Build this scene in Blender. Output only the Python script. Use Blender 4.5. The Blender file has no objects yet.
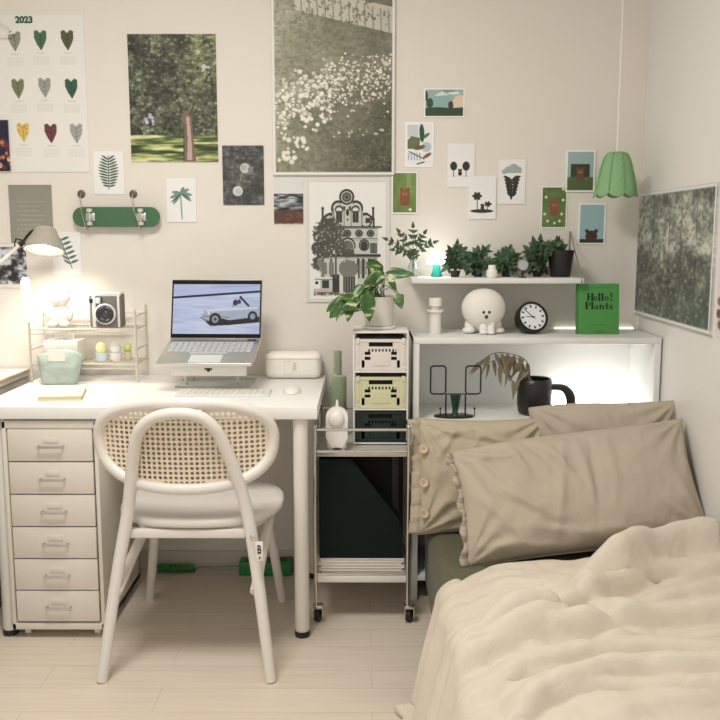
import bpy, bmesh, math, random
import numpy as np
from mathutils import Vector, Matrix, noise as mn
random.seed(7)
S = bpy.context.scene
COL = S.collection
PI = math.pi
# ------------------------------------------------------------------ camera
F = 890.0; H = 1.2445; CD = 3.21
TH = math.atan(126 / F); YA = math.atan(4 / F)
def ray(px, py):
    u = (px - 360) / F; v = -(py - 360) / F
    c, s = math.cos(TH), math.sin(TH)
    x, y, z = u, c + v * s, -s + v * c
    return x * math.cos(YA) - y * math.sin(YA), x * math.sin(YA) + y * math.cos(YA), z
def at(px, py, Y):
    r = ray(px, py); t = (Y + CD) / r[1]
    return Vector((r[0] * t, Y, H + r[2] * t))
def atz(px, py, z):
    r = ray(px, py); t = (z - H) / r[2]
    return Vector((r[0] * t, -CD + r[1] * t, z))
cd = bpy.data.cameras.new('camera'); cam = bpy.data.objects.new('camera', cd); COL.objects.link(cam)
cam.location = (0, -CD, H); cam.rotation_euler = (PI / 2 - TH, 0, YA)
cd.sensor_width = 36; cd.sensor_fit = 'HORIZONTAL'; cd.lens = F / 720 * 36
cd.clip_start = 0.05
S.camera = cam

# ------------------------------------------------------------------ colour
def lin1(c):
    c = c / 255.0
    return c / 12.92 if c <= 0.04045 else ((c + 0.055) / 1.055) ** 2.4
def lin(r, g, b): return (lin1(r), lin1(g), lin1(b))
LW = (0.98, 0.93, 0.84)        # colour of the warm room light
def alb(r, g, b, k=1.0):
    c = lin(r, g, b)
    return tuple(min(0.9, max(0.004, c[i] * k / LW[i])) for i in range(3))
MATS = {}
def mat(name, col, rough=0.5, metal=0.0, spec=0.5, var=0.03, vscale=8.0, bump=0.0, bscale=200.0, emit=None, estr=0.0, trans=0.0, coat=0.0, sub=0.0, alpha=1.0):
    if name in MATS: return MATS[name]
    m = bpy.data.materials.new(name); m.use_nodes = True
    nt = m.node_tree; b = nt.nodes['Principled BSDF']
    col = tuple(col[:3]) + (1,)
    tc = nt.nodes.new('ShaderNodeTexCoord')
    n = nt.nodes.new('ShaderNodeTexNoise'); n.inputs['Scale'].default_value = vscale; n.inputs['Detail'].default_value = 4
    nt.links.new(tc.outputs['Object'], n.inputs['Vector'])
    mx = nt.nodes.new('ShaderNodeMix'); mx.data_type = 'RGBA'
    mx.inputs['A'].default_value = tuple(c * (1 - var) for c in col[:3]) + (1,)
    mx.inputs['B'].default_value = tuple(min(1, c * (1 + var)) for c in col[:3]) + (1,)
    nt.links.new(n.outputs['Fac'], mx.inputs['Factor'])
    nt.links.new(mx.outputs['Result'], b.inputs['Base Color'])
    b.inputs['Roughness'].default_value = rough; b.inputs['Metallic'].default_value = metal
    b.inputs['Specular IOR Level'].default_value = spec
    b.inputs['Transmission Weight'].default_value = trans
    b.inputs['Coat Weight'].default_value = coat
    b.inputs['Alpha'].default_value = alpha
    if emit:
        b.inputs['Emission Color'].default_value = tuple(emit) + (1,); b.inputs['Emission Strength'].default_value = estr
    if bump:
        n2 = nt.nodes.new('ShaderNodeTexNoise'); n2.inputs['Scale'].default_value = bscale; n2.inputs['Detail'].default_value = 3
        nt.links.new(tc.outputs['Object'], n2.inputs['Vector'])
        bp = nt.nodes.new('ShaderNodeBump'); bp.inputs['Strength'].default_value = bump; bp.inputs['Distance'].default_value = 0.002
        nt.links.new(n2.outputs['Fac'], bp.inputs['Height']); nt.links.new(bp.outputs['Normal'], b.inputs['Normal'])
    MATS[name] = m
    return m
def linen(name, col, wr=0.6):
    m = mat(name, col, 0.92, spec=0.1, var=0.05, vscale=5)
    nt = m.node_tree; b = nt.nodes['Principled BSDF']
    tc = nt.nodes.new('ShaderNodeTexCoord')
    a = nt.nodes.new('ShaderNodeTexNoise'); a.inputs['Scale'].default_value = 420; a.inputs['Detail'].default_value = 2
    nt.links.new(tc.outputs['Object'], a.inputs['Vector'])
    n = nt.nodes.new('ShaderNodeTexNoise'); n.inputs['Scale'].default_value = 16; n.inputs['Detail'].default_value = 4; n.inputs['Distortion'].default_value = .8
    nt.links.new(tc.outputs['Object'], n.inputs['Vector'])
    k = nt.nodes.new('ShaderNodeMath'); k.operation = 'MULTIPLY_ADD'; k.inputs[1].default_value = 5
    nt.links.new(n.outputs['Fac'], k.inputs[0]); nt.links.new(a.outputs['Fac'], k.inputs[2])
    bp = nt.nodes.new('ShaderNodeBump'); bp.inputs['Strength'].default_value = wr; bp.inputs['Distance'].default_value = 0.0022
    nt.links.new(k.outputs[0], bp.inputs['Height']); nt.links.new(bp.outputs['Normal'], b.inputs['Normal'])
    b.inputs['Sheen Weight'].default_value = 0.1
    return m
def print_mat(name='printed_paper', rough=0.55):
    if name in MATS: return MATS[name]
    m = bpy.data.materials.new(name); m.use_nodes = True; nt = m.node_tree
    b = nt.nodes['Principled BSDF']; b.inputs['Roughness'].default_value = rough; b.inputs['Specular IOR Level'].default_value = 0.3
    a = nt.nodes.new('ShaderNodeAttribute'); a.attribute_name = 'ink'
    nt.links.new(a.outputs['Color'], b.inputs['Base Color'])
    MATS[name] = m
    return m

# ------------------------------------------------------------------ objects
def wloc(o):
    v = Vector((0, 0, 0))
    while o is not None:
        v = v + o.location; o = o.parent
    return v
def tag(o, label=None, cat=None, group=None, kind=None):
    if label: o['label'] = label
    if cat: o['category'] = cat
    if group: o['group'] = group
    if kind: o['kind'] = kind
    return o
def thing(name, label, cat, loc=(0, 0, 0), group=None, rot=(0, 0, 0)):
    o = bpy.data.objects.new(name, None); COL.objects.link(o)
    o.location = loc; o.rotation_euler = rot; o.empty_display_size = 0.05
    return tag(o, label, cat, group)
def obj(name, bm, m, parent=None, smooth=True, local=False, ang=0.7):
    """link a bmesh given in world coordinates (or the parent's own when local) as ONE mesh object"""
    if parent is not None and not local:
        bmesh.ops.translate(bm, vec=-wloc(parent), verts=bm.verts)
    bmesh.ops.recalc_face_normals(bm, faces=bm.faces)
    me = bpy.data.meshes.new(name)
    loc = Vector((0, 0, 0))
    if parent is None:
        lo = Vector([min(v.co[i] for v in bm.verts) for i in range(3)]); hi = Vector([max(v.co[i] for v in bm.verts) for i in range(3)])
        loc = Vector(((lo.x + hi.x) / 2, (lo.y + hi.y) / 2, lo.z))
        bmesh.ops.translate(bm, vec=-loc, verts=bm.verts)
    if smooth:
        for f in bm.faces: f.smooth = True
        for e in bm.edges:
            if len(e.link_faces) == 2 and e.calc_face_angle(0) > ang: e.smooth = False
    bm.to_mesh(me); bm.free()
    for mm in (m if isinstance(m, (list, tuple)) else [m]): me.materials.append(mm)
    o = bpy.data.objects.new(name, me); COL.objects.link(o)
    o.location = loc
    if parent is not None: o.parent = parent
    return o
def struct(name, bm, m): return tag(obj(name, bm, m, smooth=False), kind='structure')
def B(): return bmesh.new()
def box(bm, x0, x1, y0, y1, z0, z1, bev=0.0, seg=2, mi=0, M=None):
    r = bmesh.ops.create_cube(bm, size=1)
    vs = r['verts']
    for v in vs:
        v.co = Vector((x0 + (v.co.x + .5) * (x1 - x0), y0 + (v.co.y + .5) * (y1 - y0), z0 + (v.co.z + .5) * (z1 - z0)))
    fs = set(f for v in vs for f in v.link_faces)
    if bev > 0:
        es = list(set(e for v in vs for e in v.link_edges))
        rr = bmesh.ops.bevel(bm, geom=es, offset=bev, segments=seg, affect='EDGES', profile=0.5)
        fs = set(rr['faces']) | set(f for v in rr['verts'] for f in v.link_faces)
        vs = list(set(v for f in fs for v in f.verts))
    for f in fs: f.material_index = mi
    if M is not None: bmesh.ops.transform(bm, matrix=M, verts=vs)
    return vs
def smooth_path(pts, n=6, closed=False):
    pts = [Vector(p) for p in pts]; out = []; N = len(pts)
    rng = range(N if closed else N - 1)
    for i in rng:
        p0 = pts[(i - 1) % N] if closed or i > 0 else pts[0] * 2 - pts[1]
        p1 = pts[i]; p2 = pts[(i + 1) % N]
        p3 = pts[(i + 2) % N] if closed or i + 2 < N else pts[-1] * 2 - pts[-2]
        for k in range(n):
            t = k / n
            out.append(0.5 * ((2 * p1) + (p2 - p0) * t + (2 * p0 - 5 * p1 + 4 * p2 - p3) * t * t + (3 * p1 - p0 - 3 * p2 + p3) * t ** 3))
    if not closed: out.append(pts[-1])
    return out
def tube(bm, pts, r, seg=10, closed=False, sm=0, cap=True, mi=0):
    pts = [Vector(p) for p in pts]
    if sm: 
        N0 = len(pts); pts = smooth_path(pts, sm, closed)
    n = len(pts)
    rr = (lambda i: r) if not isinstance(r, (list, tuple)) else (lambda i: float(np.interp(i / (n - 1), np.linspace(0, 1, len(r)), r)))
    T = []
    for i in range(n):
        a = pts[(i - 1) % n] if (closed or i > 0) else pts[i]
        b = pts[(i + 1) % n] if (closed or i < n - 1) else pts[i]
        t = (b - a); T.append(t.normalized() if t.length > 1e-9 else Vector((0, 0, 1)))
    up = Vector((0, 0, 1)) if abs(T[0].z) < 0.9 else Vector((1, 0, 0))
    nrm = (up - T[0] * up.dot(T[0])).normalized()
    rings = []
    for i in range(n):
        nrm = (nrm - T[i] * nrm.dot(T[i])); nrm = nrm.normalized() if nrm.length > 1e-6 else T[i].orthogonal().normalized()
        bi = T[i].cross(nrm)
        rings.append([bm.verts.new(pts[i] + (nrm * math.cos(2 * PI * k / seg) + bi * math.sin(2 * PI * k / seg)) * rr(i)) for k in range(seg)])
    if closed:      # undo the twist left over at the joint by matching the nearest vertex
        best = min(range(seg), key=lambda k: (rings[-1][0].co - rings[0][k].co).length)
    for i in range(n if closed else n - 1):
        A = rings[i]; Bq = rings[(i + 1) % n]
        sh = best if (closed and i == n - 1) else 0
        for k in range(seg):
            f = bm.faces.new((A[k], A[(k + 1) % seg], Bq[(k + 1 + sh) % seg], Bq[(k + sh) % seg])); f.material_index = mi
    if cap and not closed:
        bm.faces.new(rings[0][::-1]).material_index = mi; bm.faces.new(rings[-1]).material_index = mi
def lathe(bm, prof, c=(0, 0, 0), seg=28, mi=0, M=None, capb=True, capt=True):
    rings = []; allv = []
    for r, z in prof:
        ring = [bm.verts.new(Vector((r * math.cos(2 * PI * k / seg), r * math.sin(2 * PI * k / seg), z))) for k in range(seg)]
        rings.append(ring); allv += ring
    for i in range(len(rings) - 1):
        for k in range(seg):
            bm.faces.new((rings[i][k], rings[i][(k + 1) % seg], rings[i + 1][(k + 1) % seg], rings[i + 1][k])).material_index = mi
    if capb: bm.faces.new(rings[0][::-1]).material_index = mi
    if capt: bm.faces.new(rings[-1]).material_index = mi
    if M is not None: bmesh.ops.transform(bm, matrix=M, verts=allv)
    bmesh.ops.translate(bm, vec=Vector(c), verts=allv)
    return allv
def ball(bm, c, r, seg=20, mi=0, M=None):
    rx, ry, rz = r if isinstance(r, (tuple, list)) else (r, r, r)
    res = bmesh.ops.create_uvsphere(bm, u_segments=seg, v_segments=max(6, seg // 2), radius=1)
    for v in res['verts']: v.co = Vector((v.co.x * rx, v.co.y * ry, v.co.z * rz))
    if M is not None: bmesh.ops.transform(bm, matrix=M, verts=res['verts'])
    bmesh.ops.translate(bm, vec=Vector(c), verts=res['verts'])
    for f in set(f for v in res['verts'] for f in v.link_faces): f.material_index = mi
def prism(bm, outline, y0, y1, mi=0):
    """outline in (x,z), pushed from y0 to y1"""
    a = [bm.verts.new((x, y0, z)) for x, z in outline]; b = [bm.verts.new((x, y1, z)) for x, z in outline]
    bm.faces.new(a).material_index = mi; bm.faces.new(b[::-1]).material_index = mi
    n = len(a)
    for i in range(n): bm.faces.new((a[i], b[i], b[(i + 1) % n], a[(i + 1) % n])).material_index = mi
def rrect(x0, x1, z0, z1, r, n=5):
    o = []
    for cx, cz, a0 in ((x1 - r, z1 - r, 0), (x0 + r, z1 - r, 90), (x0 + r, z0 + r, 180), (x1 - r, z0 + r, 270)):
        for k in range(n + 1):
            a = math.radians(a0 + 90 * k / n); o.append((cx + r * math.cos(a), cz + r * math.sin(a)))
    return o
def leaf(bm, base, d, up, L, W, bend=0.25, fold=0.25, tip=0.45, mi=0, n=7):
    """a leaf from its base along d; up is its face normal"""
    d = Vector(d).normalized(); up = Vector(up); up = (up - d * up.dot(d))
    up = up.normalized() if up.length > 1e-4 else d.orthogonal().normalized()
    sd = d.cross(up)
    rows = []
    for i in range(n + 1):
        t = i / n
        w = W * 0.5 * (math.sin(PI * t ** tip) ** 0.8 if 0 < t < 1 else 0.02)
        c = Vector(base) + d * (L * (t - 0.12 * bend * t * t)) - up * (bend * L * t * t * 0.6)
        row = []
        for s in (-1, -0.5, 0, 0.5, 1):
            row.append(bm.verts.new(c + sd * (w * s) + up * (fold * w * abs(s))))
        rows.append(row)
    for i in range(n):
        for k in range(4):
            bm.faces.new((rows[i][k], rows[i][k + 1], rows[i + 1][k + 1], rows[i + 1][k])).material_index = mi
def solid(o, t, off=0):
    m = o.modifiers.new('Solidify', 'SOLIDIFY'); m.thickness = t; m.offset = off
def subd(o, n=1):
    m = o.modifiers.new('Subdivision', 'SUBSURF'); m.levels = n; m.render_levels = n
def textmesh(name, txt, size, m, parent, c, bold=0.0, depth=0.0006, R=None, xs=1.0):
    cu = bpy.data.curves.new(name, 'FONT'); cu.body = txt; cu.size = size; cu.offset = bold; cu.extrude = depth
    cu.align_x = 'CENTER'; cu.align_y = 'CENTER'
    tmp = bpy.data.objects.new(name, cu); COL.objects.link(tmp)
    bpy.context.view_layer.update()
    me = bpy.data.meshes.new_from_object(tmp.evaluated_get(bpy.context.evaluated_depsgraph_get()))
    bpy.data.objects.remove(tmp)
    M = Matrix.Translation(Vector(c) - wloc(parent)) @ (R if R is not None else Matrix.Rotation(PI / 2, 4, 'X')) @ Matrix.Diagonal((xs, 1, 1, 1))
    me.transform(M); me.materials.clear(); me.materials.append(m)
    o = bpy.data.objects.new(name, me); COL.objects.link(o); o.parent = parent
    return o

# ------------------------------------------------------------------ printed pictures (ink colours painted per vertex)
class Canvas:
    def __init__(s, w, h, res, bg):
        s.w, s.h, s.r = w, h, res
        s.nx, s.ny = max(2, int(round(w * res))) + 1, max(2, int(round(h * res))) + 1
        s.X, s.Y = np.meshgrid(np.linspace(0, w, s.nx), np.linspace(0, h, s.ny))
        s.c = np.zeros((s.ny, s.nx, 3)); s.c[:] = bg
        s.rg = np.random.RandomState(int(w * 31 + h * 17))
    def put(s, mask, col, a=1.0):
        m = np.clip(mask, 0, 1)[..., None] * a
        s.c = s.c * (1 - m) + np.array(col, float) * m if not isinstance(col, np.ndarray) or col.ndim == 1 else s.c * (1 - m) + col * m
    def ell(s, x, y, rx, ry, col, a=1.0, rot=0.0):
        dx, dy = s.X - x, s.Y - y; cr, sr = math.cos(rot), math.sin(rot)
        u, v = dx * cr + dy * sr, -dx * sr + dy * cr
        d = 1 - np.sqrt((u / rx) ** 2 + (v / ry) ** 2)
        s.put(d * min(rx, ry) * s.r + 0.5, col, a)
    def ring(s, x, y, rx, ry, t, col, half=None, tx=None):
        tx = tx or t
        o = 1 - np.sqrt(((s.X - x) / rx) ** 2 + ((s.Y - y) / ry) ** 2)
        i = 1 - np.sqrt(((s.X - x) / (rx - tx)) ** 2 + ((s.Y - y) / (ry - t)) ** 2)
        m = np.clip(o * min(rx, ry) * s.r + .5, 0, 1) * (1 - np.clip(i * min(rx, ry) * s.r + .5, 0, 1))
        if half == 'r': m = m * (s.X >= x)
        if half == 't': m = m * (s.Y <= y)
        if half == 'l': m = m * (s.X <= x)
        if half == 'b': m = m * (s.Y >= y)
        s.put(m, col)
    def rect(s, x0, y0, x1, y1, col, a=1.0):
        m = np.minimum(np.minimum(s.X - x0, x1 - s.X), np.minimum(s.Y - y0, y1 - s.Y)) * s.r + .5
        s.put(m, col, a)
    def poly(s, pts, col, a=1.0):
        ins = np.zeros(s.X.shape, bool); n = len(pts)
        for i in range(n):
            x1, y1 = pts[i]; x2, y2 = pts[(i + 1) % n]
            if y1 == y2: continue
            c = ((y1 > s.Y) != (y2 > s.Y)) & (s.X < (x2 - x1) * (s.Y - y1) / (y2 - y1) + x1)
            ins ^= c
        s.put(ins.astype(float), col, a)
    def line(s, x0, y0, x1, y1, w, col, a=1.0):
        dx, dy = x1 - x0, y1 - y0; L = dx * dx + dy * dy + 1e-9
        t = np.clip(((s.X - x0) * dx + (s.Y - y0) * dy) / L, 0, 1)
        d = np.hypot(s.X - x0 - t * dx, s.Y - y0 - t * dy)
        s.put((w / 2 - d) * s.r + .5, col, a)
    def leaf(s, x0, y0, x1, y1, w, col, a=1.0):
        s.ell((x0 + x1) / 2, (y0 + y1) / 2, math.hypot(x1 - x0, y1 - y0) / 2, w / 2, col, a, math.atan2(y1 - y0, x1 - x0))
    def noise(s, sx, sy=None, oct=3):
        sy = sy or sx; out = np.zeros(s.X.shape); amp = 1; tot = 0
        for o in range(oct):
            gx, gy = int(s.w / sx) + 3, int(s.h / sy) + 3
            g = s.rg.rand(gy, gx); fx, fy = s.X / sx, s.Y / sy
            ix, iy = np.minimum(fx.astype(int), gx - 2), np.minimum(fy.astype(int), gy - 2)
            tx, ty = fx - ix, fy - iy; tx = tx * tx * (3 - 2 * tx); ty = ty * ty * (3 - 2 * ty)
            out += amp * ((g[iy, ix] * (1 - tx) + g[iy, ix + 1] * tx) * (1 - ty) + (g[iy + 1, ix] * (1 - tx) + g[iy + 1, ix + 1] * tx) * ty)
            tot += amp; amp *= .6; sx /= 2; sy /= 2
        return out / tot
    def ramp(s, n, stops):
        xs = [q[0] for q in stops]
        return np.stack([np.interp(n, xs, [q[1][k] for q in stops]) for k in range(3)], -1)
def print_mesh(cv, O, U, V, th, name, parent, matname='printed_paper', k=1.0):
    """cv stretched from O along U (right) and V (down); a sheet th thick behind it"""
    O, U, V = Vector(O), Vector(U), Vector(V); N = V.cross(U).normalized() * -1
    # N must look away from the wall: towards the viewer's side, so V x U ordering is checked by the caller's choice
    N = U.cross(V).normalized() * -1
    nx, ny = cv.nx, cv.ny
    u = np.linspace(0, 1, nx); v = np.linspace(0, 1, ny)
    P = np.array(O)[None, None] + u[None, :, None] * np.array(U) + v[:, None, None] * np.array(V)
    P = P.reshape(-1, 3)
    lum = cv.c @ np.array([.3, .59, .11]); c = np.clip((cv.c * .84 + lum[..., None] * .16) / 255., 0, 1); c = np.where(c <= .04045, c / 12.92, ((c + .055) / 1.055) ** 2.4)
    c = np.clip(c * k / np.array(LW), 0.004, 0.9).reshape(-1, 3)
    idx = np.arange(nx * ny).reshape(ny, nx)
    q = np.stack([idx[:-1, :-1], idx[1:, :-1], idx[1:, 1:], idx[:-1, 1:]], -1).reshape(-1, 4)
    # thickness: rim + back
    rim = list(idx[0, :]) + list(idx[1:, -1]) + list(idx[-1, -2::-1]) + list(idx[-2:0:-1, 0])
    base = nx * ny
    Pb = P[rim] - np.array(N) * th
    P = np.concatenate([P, Pb]); cb = np.tile(np.array([[.8, .78, .74]]), (len(rim), 1)); C_ = np.concatenate([c, cb])
    w = wloc(parent) if parent is not None else O
    P = P - np.array(w)
    nr = len(rim)
    q2 = np.array([[rim[i], rim[(i + 1) % nr], base + (i + 1) % nr, base + i] for i in range(nr)])
    faces = [tuple(int(t) for t in f) for f in np.concatenate([q, q2])] + [tuple(range(base, base + nr))]
    me = bpy.data.meshes.new(name); me.from_pydata(P.tolist(), [], faces)
    at_ = me.color_attributes.new('ink', 'FLOAT_COLOR', 'POINT')
    at_.data.foreach_set('color', np.concatenate([C_, np.ones((len(C_), 1))], 1).ravel().astype(np.float32))
    me.materials.append(print_mat(matname)); me.update()
    o = bpy.data.objects.new(name, me); COL.objects.link(o)
    if parent is not None: o.parent = parent
    else: o.location = w
    return o
WHT = (232, 226, 214)
def wallprint(name, label, cat, x0, y0, x1, y1, fn, res=2.0, bg=WHT, Y=-0.003, k=1.0, th=None, group=None):
    th = -Y + .0005
    a = at(x0, y0, Y); b = at(x1, y0, Y); c = at((x0 + x1) / 2, y1, Y)
    cv = Canvas(x1 - x0, y1 - y0, res, bg); fn(cv)
    o = print_mesh(cv, a, (b.x - a.x, 0, 0), (0, 0, c.z - a.z), th, name, None, k=k)
    return tag(o, label, cat, group)
# ------------------------------------------------------------------ the setting
WX = 0.985; LX = -2.1; FY = -3.9; CZ = 2.45
M_wall = mat('wall_paint', (0.76, 0.72, 0.665), 0.9, spec=0.15, var=0.02, vscale=1.5, bump=0.08, bscale=350)
M_wallr = mat('wall_paint_side', (0.78, 0.765, 0.735), 0.9, spec=0.15, var=0.02, vscale=1.5, bump=0.08, bscale=350)
M_ceil = mat('ceiling_paint', (0.8, 0.79, 0.76), 0.9)
M_base = mat('baseboard_paint', (0.62, 0.58, 0.50), 0.6)
def floor_mat():
    m = bpy.data.materials.new('floor_planks'); m.use_nodes = True; nt = m.node_tree; b = nt.nodes['Principled BSDF']
    tc = nt.nodes.new('ShaderNodeTexCoord')
    br = nt.nodes.new('ShaderNodeTexBrick'); br.offset = 0.37
    br.inputs['Scale'].default_value = 1.0; br.inputs['Brick Width'].default_value = 0.92; br.inputs['Row Height'].default_value = 0.125
    br.inputs['Mortar Size'].default_value = 0.0016; br.inputs['Mortar Smooth'].default_value = 0.3; br.inputs['Bias'].default_value = 0.0
    br.inputs['Color1'].default_value = (0.74, 0.655, 0.56, 1); br.inputs['Color2'].default_value = (0.74, 0.655, 0.55, 1); br.inputs['Mortar'].default_value = (0.62, 0.54, 0.45, 1)
    nt.links.new(tc.outputs['Object'], br.inputs['Vector'])
    mp = nt.nodes.new('ShaderNodeMapping'); mp.inputs['Scale'].default_value = (1.2, 22, 1); nt.links.new(tc.outputs['Object'], mp.inputs['Vector'])
    n = nt.nodes.new('ShaderNodeTexNoise'); n.inputs['Scale'].default_value = 3; n.inputs['Detail'].default_value = 6
    nt.links.new(mp.outputs['Vector'], n.inputs['Vector'])
    mx = nt.nodes.new('ShaderNodeMix'); mx.data_type = 'RGBA'; mx.blend_type = 'MULTIPLY'; mx.inputs['Factor'].default_value = 0.35
    cr = nt.nodes.new('ShaderNodeValToRGB'); cr.color_ramp.elements[0].position = 0.3; cr.color_ramp.elements[0].color = (.72, .70, .68, 1); cr.color_ramp.elements[1].position = 0.7
    nt.links.new(n.outputs['Fac'], cr.inputs['Fac']); nt.links.new(br.outputs['Color'], mx.inputs['A']); nt.links.new(cr.outputs['Color'], mx.inputs['B'])
    nt.links.new(mx.outputs['Result'], b.inputs['Base Color'])
    b.inputs['Roughness'].default_value = 0.42; b.inputs['Specular IOR Level'].default_value = 0.35
    return m
bm = B(); box(bm, LX - .1, WX + .1, FY, 0.1, -0.1, 0); struct('floor', bm, floor_mat())
bm = B(); box(bm, LX - .1, WX + .1, FY, 0.1, CZ, CZ + .1); struct('ceiling', bm, M_ceil)
bm = B(); box(bm, LX - .1, WX + .1, 0, 0.1, 0, CZ); struct('wall_back', bm, M_wall)
bm = B(); box(bm, WX, WX + .1, FY, 0, 0, CZ); struct('wall_right', bm, M_wallr)
bm = B(); box(bm, LX - .1, LX, FY, 0, 0, CZ); struct('wall_left', bm, M_wallr)
bm = B(); box(bm, LX, WX, -0.012, 0, 0, 0.068, .003); struct('baseboard_back', bm, M_base)
bm = B(); box(bm, WX - .012, WX, FY, -0.012, 0, 0.068, .003); struct('baseboard_right', bm, M_base)

# ------------------------------------------------------------------ materials
M_white = mat('white_lacquer', alb(232, 224, 208), 0.45, var=0.015)
M_desk = mat('white_desk_laminate', alb(240, 234, 222), 0.4, var=0.015)
M_cab = mat('cream_powder_coat', alb(222, 211, 192), 0.45, var=0.015)
M_gap = mat('dark_gap', (0.05, 0.045, 0.04), 0.8)
M_chair = mat('cream_painted_wood', alb(226, 216, 202), 0.4, var=0.02)
M_cane = mat('natural_cane', alb(240, 220, 188), 0.6, var=0.10, vscale=60)
M_chrome = mat('chrome', (0.62, 0.60, 0.57), 0.22, 1.0, var=0.05)
M_steelw = mat('white_coated_wire', alb(228, 222, 210), 0.4)
M_rub = mat('black_rubber', (0.015, 0.015, 0.015), 0.6)
M_black = mat('matt_black', (0.012, 0.012, 0.011), 0.5)
M_alu = mat('brushed_aluminium', (0.66, 0.66, 0.64), 0.35, 0.9)
M_cer = mat('white_ceramic', alb(236, 228, 214), 0.35, var=0.015)
M_dgreen = mat('dark_green_board', (0.0035, 0.010, 0.008), 0.7, spec=0.2)
M_green = mat('bright_green_plastic', (0.03, 0.25, 0.06), 0.45)
M_leafd = mat('dark_leaf', (0.045, 0.095, 0.042), 0.45, var=0.5, vscale=35)
M_stem = mat('brown_stem', (0.10, 0.075, 0.04), 0.7)

# ------------------------------------------------------------------ desk
DZ = 0.735; DL = -1.163; DR = -0.139; DF = -0.61
t = thing('desk', 'white rectangular desk with round white legs holding the open laptop', 'desk', ((DL + DR) / 2, DF / 2, 0))
bm = B(); box(bm, DL, DR, DF, -0.004, DZ - .038, DZ, .0025); obj('desktop', bm, M_desk, t)
for lx, ly in ((DL + .055, DF + .045), (DR - .053, DF + .035), (DL + .055, -.06), (DR - .045, -.09)):
    bm = B(); lathe(bm, [(.0, .0), (.0215, .0), (.0215, .022)], (lx, ly, 0), capb=False, capt=False)
    lathe(bm, [(.0215, .02), (.0225, .022), (.0225, .67)], (lx, ly, 0)); lathe(bm, [(.0235, .67), (.0235, .6965)], (lx, ly, 0))
    l = obj('leg', bm, M_white, t)
    bm = B(); lathe(bm, [(.021, .0), (.0235, .004), (.0235, .02)], (lx, ly, 0)); obj('foot', bm, M_rub, l)

# drawer cabinet
X0, X1, Y0, Y1 = -1.088, -0.800, -0.60, -0.17
t = thing('drawer_cabinet', 'cream metal cabinet with six drawers on casters under the desk', 'cabinet', ((X0 + X1) / 2, (Y0 + Y1) / 2, 0))
bm = B(); box(bm, X0, X0 + .012, Y0, Y1, .03, .689, .002); box(bm, X1 - .012, X1, Y0, Y1, .03, .689, .002)
box(bm, X0, X1, Y0, Y1, .666, .690, .002); box(bm, X0, X1, Y0, Y1, .03, .05, .002); box(bm, X0, X1, Y1 - .01, Y1, .03, .689, .002)
obj('body', bm, M_cab, t)
dh = (0.664 - 0.054) / 6
for i in range(6):
    z1 = .664 - i * dh; z0 = z1 - dh + .004
    bm = B(); box(bm, X0 + .017, X1 - .017, Y0 - .001, Y0 + .016, z0, z1, .0015); box(bm, X0 + .018, X1 - .018, Y0 + .016, Y1 - .03, z0 + .002, z0 + .06)
    d = obj('drawer', bm, M_cab, t)
    zc = (z0 + z1) / 2 - .002; xc = (X0 + X1) / 2 + .004
    bm = B(); tube(bm, [(xc - .036, Y0 - .001, zc), (xc - .036, Y0 - .018, zc), (xc + .036, Y0 - .018, zc), (xc + .036, Y0 - .001, zc)], .0042, 8)
    obj('handle', bm, M_chrome, d)
    bm = B(); box(bm, xc - .022, xc + .022, Y0 - .003, Y0 - .0012, zc + .010, zc + .026, .0005); obj('label_holder', bm, M_cab, d)
for cx, cy in ((X0 + .035, Y0 + .04), (X1 - .035, Y0 + .04), (X0 + .035, Y1 - .04), (X1 - .035, Y1 - .04)):
    bm = B(); lathe(bm, [(.0, -.008), (.012, -.008), (.012, .008), (.0, .008)], (cx, cy, .0125), M=Matrix.Rotation(PI / 2, 4, 'Y'), seg=16, capb=False, capt=False)
    tube(bm, [(cx, cy, .012), (cx, cy, .032)], .005); obj('caster', bm, M_white, t)

# storage cabinet beyond the desk, mostly out of view
t = thing('side_cabinet', 'low white cabinet with beige top edge beyond the desk\'s left end', 'cabinet', (-1.5, -.5, 0))
bm = B(); box(bm, -1.78, -1.220, -.97, -.02, .0, .735, .003); obj('body', bm, mat('grey_laminate', alb(165, 155, 140), .5), t)
bm = B(); box(bm, -1.785, -1.217, -.975, -.015, .7355, .7595, .002); tp_ = obj('top', bm, M_white, t)
bm = B(); box(bm, -1.2185, -1.215, -.975, -.015, .7495, .7600, .0008); obj('edge_band', bm, mat('beige_edge', alb(190, 165, 125), .5), tp_)

# ------------------------------------------------------------------ chair
t = thing('desk_chair', 'cream wooden chair with oval cane backrest in front of the desk', 'chair', (-.5, -.6, 0))
TR = .0185
def P3(px, py, Y): return at(px, py, Y)
arch = [(102, 681, -.866), (113, 602, -.838), (120, 558, -.824), (128, 511, -.820), (132, 470, -.838), (136, 440, -.860), (143, 425.5, -.874), (157, 416.5, -.884), (178, 413.5, -.888),
        (199, 416.5, -.884), (213, 426.5, -.874), (222, 441, -.860), (235, 472, -.838), (247, 511, -.820), (255, 558, -.824), (261, 602, -.838), (271, 680, -.864)]
pts = [P3(*a) for a in arch]
pts[0].z = 0.002; pts[-1].z = 0.002
bm = B(); tube(bm, pts, [.0155, .0172, .018, .018, .0175, .0165, .016, .016, .016, .0165, .0175, .018, .018, .0172, .0155], 14, sm=7)
obj('back_leg_arch', bm, M_chair, t)
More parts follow.
